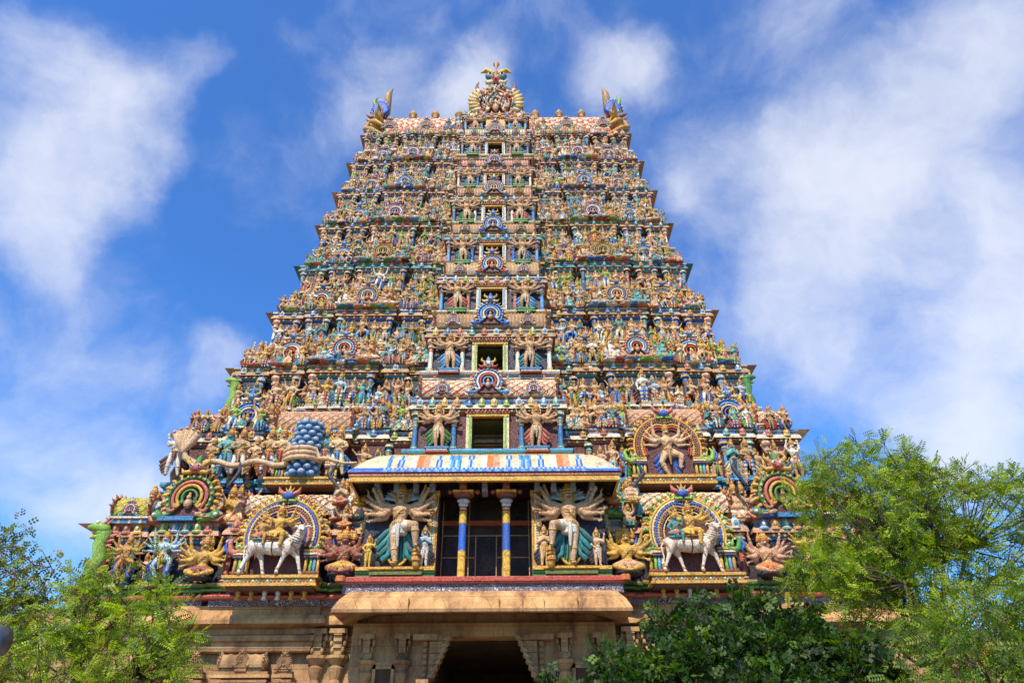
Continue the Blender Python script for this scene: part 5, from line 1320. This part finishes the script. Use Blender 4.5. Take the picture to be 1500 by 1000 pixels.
# ------------------------------------------------------------------ ground, distant wall, lamp
g = G(); box(g, -400, -200, -.2, 400, 600, 0, (1, 1, 1)); tag(ob('ground', g, m=M_GR), kind='structure')
def low_wall(x0, x1, y, h, lab):
    g = G(); box(g, x0, y, 0, x1, y + 1, h, (1, 1, 1)); r_ = tag(ob('enclosure_wall', g, m=M_S), lab, 'stone wall')
    g = G(); box(g, x0 - .1, y - .4, h, x1 + .1, y + 1.2, h + .25, W3); box(g, x0 - .1, y - .25, h - .3, x1 + .1, y - .001, h - .15, W2); ob('coping', g, r_, m=M_S)
    g = G(); n = int((x1 - x0) / 1.1)
    for k in range(n):
        x = x0 + (k + .5) * 1.1
        pts = [(x + .42 * sin(t), h + .45 + .35 * cos(t)) for t in np.linspace(-1.9, 1.9, 9)]; prism(g, pts, y - .1, y + .3, W1)
    ob('merlon', g, r_, m=M_S)
low_wall(-40, X0 - 15.8, 29, 5.6, 'long tan stone enclosure wall running off behind the trees left of tower')
low_wall(X0 + 15.8, 40, 29, 5.6, 'long tan stone enclosure wall running off behind the trees right of tower')
g = G(); lathe(g, [(.05, 0, (1, 1, 1)), (.10, .02, (1, 1, 1)), (.118, .10, (1, 1, 1)), (.12, .34, (1, 1, 1)), (.11, .40, (1, 1, 1)), (.02, .41, (1, 1, 1))], n=24, smooth=True)
V, F, c, sm = g.arr(); V = np.stack([V[:, 2], V[:, 1], V[:, 0]], 1)
LPx, LPy, LPz = -4.22, 5.9, 2.59
lp = tag(ob('flood_lamp', None, loc=(LPx - .9, LPy, 0)), 'grey cylindrical flood lamp poking in at the lower left edge', 'lamp')
ob('lamp_housing', (V, F[:, ::1], c, sm), lp, loc=(.62, 0, LPz), m=M_MT)
g = G(); tube(g, [(0, 0, 0), (0, 0, 2.56)], .06, (1, 1, 1), 12, False); tube(g, [(0, 0, LPz - .05), (.66, 0, LPz)], .03, (1, 1, 1), 8); ob('pole', g, lp, m=M_MT)

# ------------------------------------------------------------------ trees
def unit(v): return v / (np.linalg.norm(v) + 1e-9)
def make_tree(name, label, base, trunk_top, clumps, seed, leafcols, sprigs, sprig_len, pinnate=True, trunk_r=.16, cr=.55, cat='tree', group=None, ls=1.0):
    rs = np.random.RandomState(seed)
    base = V3(*base); top = V3(*trunk_top)
    t = G(); mids = [base, base * .6 + top * .4 + V3(.1, 0, 0), top]
    tube(t, mids, [trunk_r * 1.3, trunk_r, trunk_r * .8], (1, 1, 1), 10, False)
    cen = [V3(*c) for c in clumps]
    # limbs: main nodes then clumps
    nn = max(3, len(cen) // 9); nodes = [cen[k] * .55 + top * .45 + rs.normal(0, .12, 3) for k in rs.permutation(len(cen))[:nn]]
    for nd in nodes: tube(t, [top, top * .5 + nd * .5 + V3(0, 0, -.12), nd], [trunk_r * .55, trunk_r * .38, trunk_r * .25], (1, 1, 1), 7, False)
    root = tag(ob(name, None, loc=tuple(base)), label, cat, group)
    LV, LF, LC = [], [], []; n = 0
    for c in cen:
        nd = min(nodes, key=lambda q: np.linalg.norm(q - c) + .0)
        m = nd * .5 + c * .5 + rs.normal(0, .08, 3)
        tube(t, [nd, m, c], [trunk_r * .22, trunk_r * .13, .008], (1, 1, 1), 5, False)
        shade = rs.uniform(.75, 1.2)
        for q in range(sprigs):
            d = unit(rs.normal(0, 1, 3) * V3(1, 1, .75) + V3(0, 0, .12)); p0 = c + d * cr * rs.uniform(.05, .85) ** .8
            ax = unit(d + rs.normal(0, .55, 3) + V3(0, 0, -.15)); sd = unit(np.cross(ax, rs.normal(0, 1, 3))); up = np.cross(sd, ax); L = sprig_len * rs.uniform(.7, 1.2)
            if q % 9 == 0: tube(t, [c, p0, p0 + ax * L], [.010, .006, .003], (1, 1, 1), 4, False)
            col = np.array(leafcols[rs.randint(len(leafcols))]) * shade * rs.uniform(.8, 1.25)
            K = 6 if pinnate else 3
            for k in range(K):
                for s in (-1, 1):
                    o = p0 + ax * L * (k + .6) / K; ll = L * (.30 if pinnate else .42) * ls * (1 - .35 * abs(k / K - .4)); wd = ll * (.22 if pinnate else .36)
                    dr = unit(sd * s + ax * .55 + up * rs.uniform(-.3, .1)); wv = unit(np.cross(dr, up + rs.normal(0, .25, 3))) * wd
                    LV += [o, o + dr * ll * .5 + wv, o + dr * ll, o + dr * ll * .5 - wv]; LF.append((n, n + 1, n + 2, n + 3)); LC.append(col); n += 4
    V, F, c_, sm = t.arr(); ob('trunk', (V - base, F, c_, sm), root, m=M_BK)
    g = G(); g.add(np.array(LV) - base, LF, np.array(LC)); ob('crown', g, root, m=M_LF)
    return root
def blob(cs, n, seed, gap=.0):
    rs = np.random.RandomState(seed); out = []
    wts = np.array([r[3] * r[4] * r[5] for r in cs]); wts = wts / wts.sum()
    for _ in range(n):
        c = cs[rs.choice(len(cs), p=wts)]; d = unit(rs.normal(0, 1, 3)); k = rs.uniform(.35, 1) ** .5
        out.append((c[0] + d[0] * c[3] * k, c[1] + d[1] * c[4] * k, c[2] + d[2] * c[5] * k))
    return out
BR_G = [(.25, .34, .010), (.17, .26, .010), (.32, .41, .014), (.06, .12, .01), (.24, .30, .010)]
DK_G = [(.022, .055, .006), (.03, .075, .008), (.014, .036, .005), (.05, .11, .010), (.10, .17, .015)]
MX_G = [(.17, .25, .012), (.10, .18, .010), (.24, .32, .02), (.28, .16, .03), (.07, .12, .01)]
make_tree('feathery_tree', 'tall bright green feathery tree with dark forking limbs at the right edge', (9.4, 15.2, 0), (8.4, 15.0, 3.6),
    blob([(8.1, 15.2, 6.7, 1.8, 1.3, 1.7), (10.6, 15.6, 6.5, 1.9, 1.4, 1.6), (6.9, 15.0, 5.3, 1.0, .8, .8), (9.4, 15.0, 4.3, 2.6, 1.3, 1.0), (8.6, 15.3, 7.6, 1.3, 1.0, .9)], 230, 5), 6, BR_G, 34, .27, trunk_r=.11, cr=.40)
make_tree('dark_tree', 'dense dark green broad-leaved tree hiding the stone base right of the portal', (4.3, 14.2, 0), (4.2, 14.2, 2.2),
    blob([(4.0, 14.2, 3.2, 2.3, 1.2, .95), (1.8, 14.0, 2.9, 1.2, .9, .85), (5.6, 14.3, 3.3, 1.8, 1.1, 1.0), (4.2, 14.2, 4.15, 1.5, .8, .5)], 118, 7), 8, DK_G, 75, .20, pinnate=False, trunk_r=.12, cr=.42, ls=1.35)
make_tree('feathery_tree', 'low yellow-green feathery tree in the lower right corner', (8.8, 11.5, 0), (8.3, 11.5, 1.8),
    blob([(7.6, 11.5, 3.0, 1.8, 1.0, 1.1), (9.0, 11.6, 3.4, 1.4, .9, 1.2)], 95, 9), 10, MX_G[:3] + DK_G[3:], 36, .24, trunk_r=.09, cr=.5)
make_tree('feathery_tree', 'wispy bright green feathery tree before the left end of the tower', (-6.9, 11.0, 0), (-6.7, 11.0, 2.2),
    blob([(-6.4, 11.0, 3.2, 1.6, .9, .9), (-5.5, 10.8, 3.5, .9, .7, .6), (-5.3, 10.8, 2.8, 1.0, .7, .9), (-6.0, 11.0, 4.1, .9, .5, .5)], 112, 13), 12, BR_G, 22, .20, trunk_r=.06, cr=.30)
make_tree('leafy_tree', 'sparse small-leaved tree with brownish tips at the far left edge', (-11.0, 13.0, 0), (-10.6, 13.0, 3.0),
    blob([(-10.1, 13.0, 4.6, 1.7, 1.0, 1.2), (-9.4, 12.9, 3.9, 1.4, .9, .9), (-10.5, 13.0, 3.2, 2.0, 1.0, .8)], 150, 15), 14, MX_G, 30, .15, pinnate=False, trunk_r=.08, cr=.42, ls=1.0)

# ------------------------------------------------------------------ sky, sun, camera
TH = radians(33); RO = radians(.35)
SUN_EL, SUN_AZ = radians(50), radians(196)     # azimuth clockwise from +Y: behind the camera, a little to its left
w = bpy.data.worlds.new('World'); sc.world = w; w.use_nodes = True; N = w.node_tree.nodes; L = w.node_tree.links
bg = N['Background']; sky = N.new('ShaderNodeTexSky'); sky.sky_type = 'NISHITA'; sky.sun_disc = False; sky.sun_elevation = SUN_EL; sky.sun_rotation = SUN_AZ; sky.air_density = 1.0; sky.dust_density = .6; sky.ozone_density = 2.5
hs = N.new('ShaderNodeHueSaturation'); hs.inputs['Saturation'].default_value = 1.35; hs.inputs['Value'].default_value = 1.0; L.new(sky.outputs[0], hs.inputs['Color'])
tint = mixc(N, L, hs.outputs[0], (.88, 1.62, 2.15), 1.0, 'MULTIPLY')
tc = N.new('ShaderNodeTexCoord')
def pixdir(px, py):
    dx, dy = (px - 750) / 1000, (500 - py) / 1000
    return unit(V3(dx, cos(TH) - dy * sin(TH), sin(TH) + dy * cos(TH)))
wn = N.new('ShaderNodeTexNoise'); wn.inputs['Scale'].default_value = 4.5; wn.inputs['Detail'].default_value = 8; wn.inputs['Roughness'].default_value = .55; L.new(tc.outputs['Generated'], wn.inputs['Vector'])
sb = N.new('ShaderNodeVectorMath'); sb.operation = 'SUBTRACT'; sb.inputs[1].default_value = (.5, .5, .5); L.new(wn.outputs['Color'], sb.inputs[0])
sl = N.new('ShaderNodeVectorMath'); sl.operation = 'SCALE'; sl.inputs['Scale'].default_value = .17; L.new(sb.outputs[0], sl.inputs[0])
ad = N.new('ShaderNodeVectorMath'); ad.operation = 'ADD'; L.new(tc.outputs['Generated'], ad.inputs[0]); L.new(sl.outputs[0], ad.inputs[1])
acc = None
for px, py, r, amp in ((110, 100, .075, .85), (70, 200, .085, .8), (60, 300, .075, .7), (190, 120, .07, .75), (215, 190, .065, .7), (160, 255, .06, .6), (260, 90, .05, .4), (95, 360, .06, .35), (680, 110, .055, .85), (650, 160, .055, .75), (700, 75, .04, .5), (890, 100, .06, .7), (960, 90, .05, .6), (520, 170, .06, .4), (560, 110, .05, .3),
        (1215, 220, .085, .85), (1230, 310, .10, .85), (1180, 380, .09, .7), (1290, 350, .10, .75), (1330, 230, .08, .5), (1400, 130, .09, .6), (1440, 50, .09, .6), (1480, 330, .11, .9), (1480, 450, .10, .85), (1420, 540, .11, .6), (1180, 500, .10, .45), (1090, 360, .07, .5), (1000, 290, .06, .45), (1250, 560, .10, .3),
        (330, 520, .06, .7), (300, 570, .05, .4), (160, 740, .09, .95), (210, 700, .05, .6), (60, 690, .10, .45), (1430, 650, .10, .9), (420, 55, .035, .3), (1180, 40, .06, .25), (140, 520, .09, .3), (430, 250, .12, .25), (40, 60, .07, .35), (1300, 450, .38, .42), (1100, 250, .22, .25), (1400, 200, .3, .3), (150, 700, .28, .38), (60, 480, .2, .2), (700, 60, .25, .22)):
    dn = N.new('ShaderNodeVectorMath'); dn.operation = 'DISTANCE'; L.new(ad.outputs[0], dn.inputs[0]); dn.inputs[1].default_value = tuple(pixdir(px, py))
    mr = N.new('ShaderNodeMapRange'); mr.interpolation_type = 'SMOOTHSTEP'; mr.inputs[1].default_value = r * 1.25; mr.inputs[2].default_value = r * .1; mr.inputs[3].default_value = 0; mr.inputs[4].default_value = amp; L.new(dn.outputs['Value'], mr.inputs[0])
    iv = N.new('ShaderNodeMath'); iv.operation = 'SUBTRACT'; iv.inputs[0].default_value = 1; L.new(mr.outputs[0], iv.inputs[1])
    if acc is None: acc = iv.outputs[0]
    else:
        mx = N.new('ShaderNodeMath'); mx.operation = 'MULTIPLY'; L.new(acc, mx.inputs[0]); L.new(iv.outputs[0], mx.inputs[1]); acc = mx.outputs[0]
iv = N.new('ShaderNodeMath'); iv.operation = 'SUBTRACT'; iv.inputs[0].default_value = 1; L.new(acc, iv.inputs[1]); acc = iv.outputs[0]
fb = N.new('ShaderNodeTexNoise'); fb.inputs['Scale'].default_value = 6; fb.inputs['Detail'].default_value = 10; fb.inputs['Roughness'].default_value = .6; L.new(ad.outputs[0], fb.inputs['Vector'])
fr = N.new('ShaderNodeMapRange'); fr.inputs[1].default_value = .3; fr.inputs[2].default_value = .62; fr.inputs[3].default_value = .35; fr.inputs[4].default_value = 1.0; L.new(fb.outputs['Fac'], fr.inputs[0])
f5 = N.new('ShaderNodeMath'); f5.operation = 'MULTIPLY_ADD'; f5.inputs[1].default_value = 1.5; f5.inputs[2].default_value = -.75; L.new(fb.outputs['Fac'], f5.inputs[0])
f6 = N.new('ShaderNodeMath'); f6.operation = 'ADD'; L.new(acc, f6.inputs[0]); L.new(f5.outputs[0], f6.inputs[1])
ml = N.new('ShaderNodeMapRange'); ml.interpolation_type = 'SMOOTHSTEP'; ml.inputs[1].default_value = .0; ml.inputs[2].default_value = 1.25; ml.inputs[3].default_value = .05; ml.inputs[4].default_value = .80; L.new(f6.outputs[0], ml.inputs[0])
mc = mixc(N, L, tint, (8.2, 8.4, 9.0), ml.outputs[0]); L.new(mc, bg.inputs['Color']); bg.inputs['Strength'].default_value = .092
sd = bpy.data.lights.new('sun', 'SUN'); sd.energy = 5.0; sd.angle = radians(.5); sd.color = (1, .90, .76)
so = bpy.data.objects.new('sun', sd); COL.objects.link(so)
from mathutils import Vector, Matrix
sdv = Vector((sin(SUN_AZ) * cos(SUN_EL), cos(SUN_AZ) * cos(SUN_EL), sin(SUN_EL))); so.rotation_euler = sdv.to_track_quat('Z', 'Y').to_euler(); so.location = (0, -20, 60)
cd = bpy.data.cameras.new('camera'); cd.sensor_width = 36; cd.lens = 24; cd.clip_end = 3000; co = bpy.data.objects.new('camera', cd); COL.objects.link(co)
co.matrix_world = Matrix.Translation((0, 0, 1.6)) @ Matrix.Rotation(radians(90) + TH, 4, 'X') @ Matrix.Rotation(-RO, 4, 'Z'); sc.camera = co
sc.view_settings.view_transform = 'Standard'; sc.view_settings.look = 'None'; sc.view_settings.exposure = .38; sc.view_settings.gamma = 1
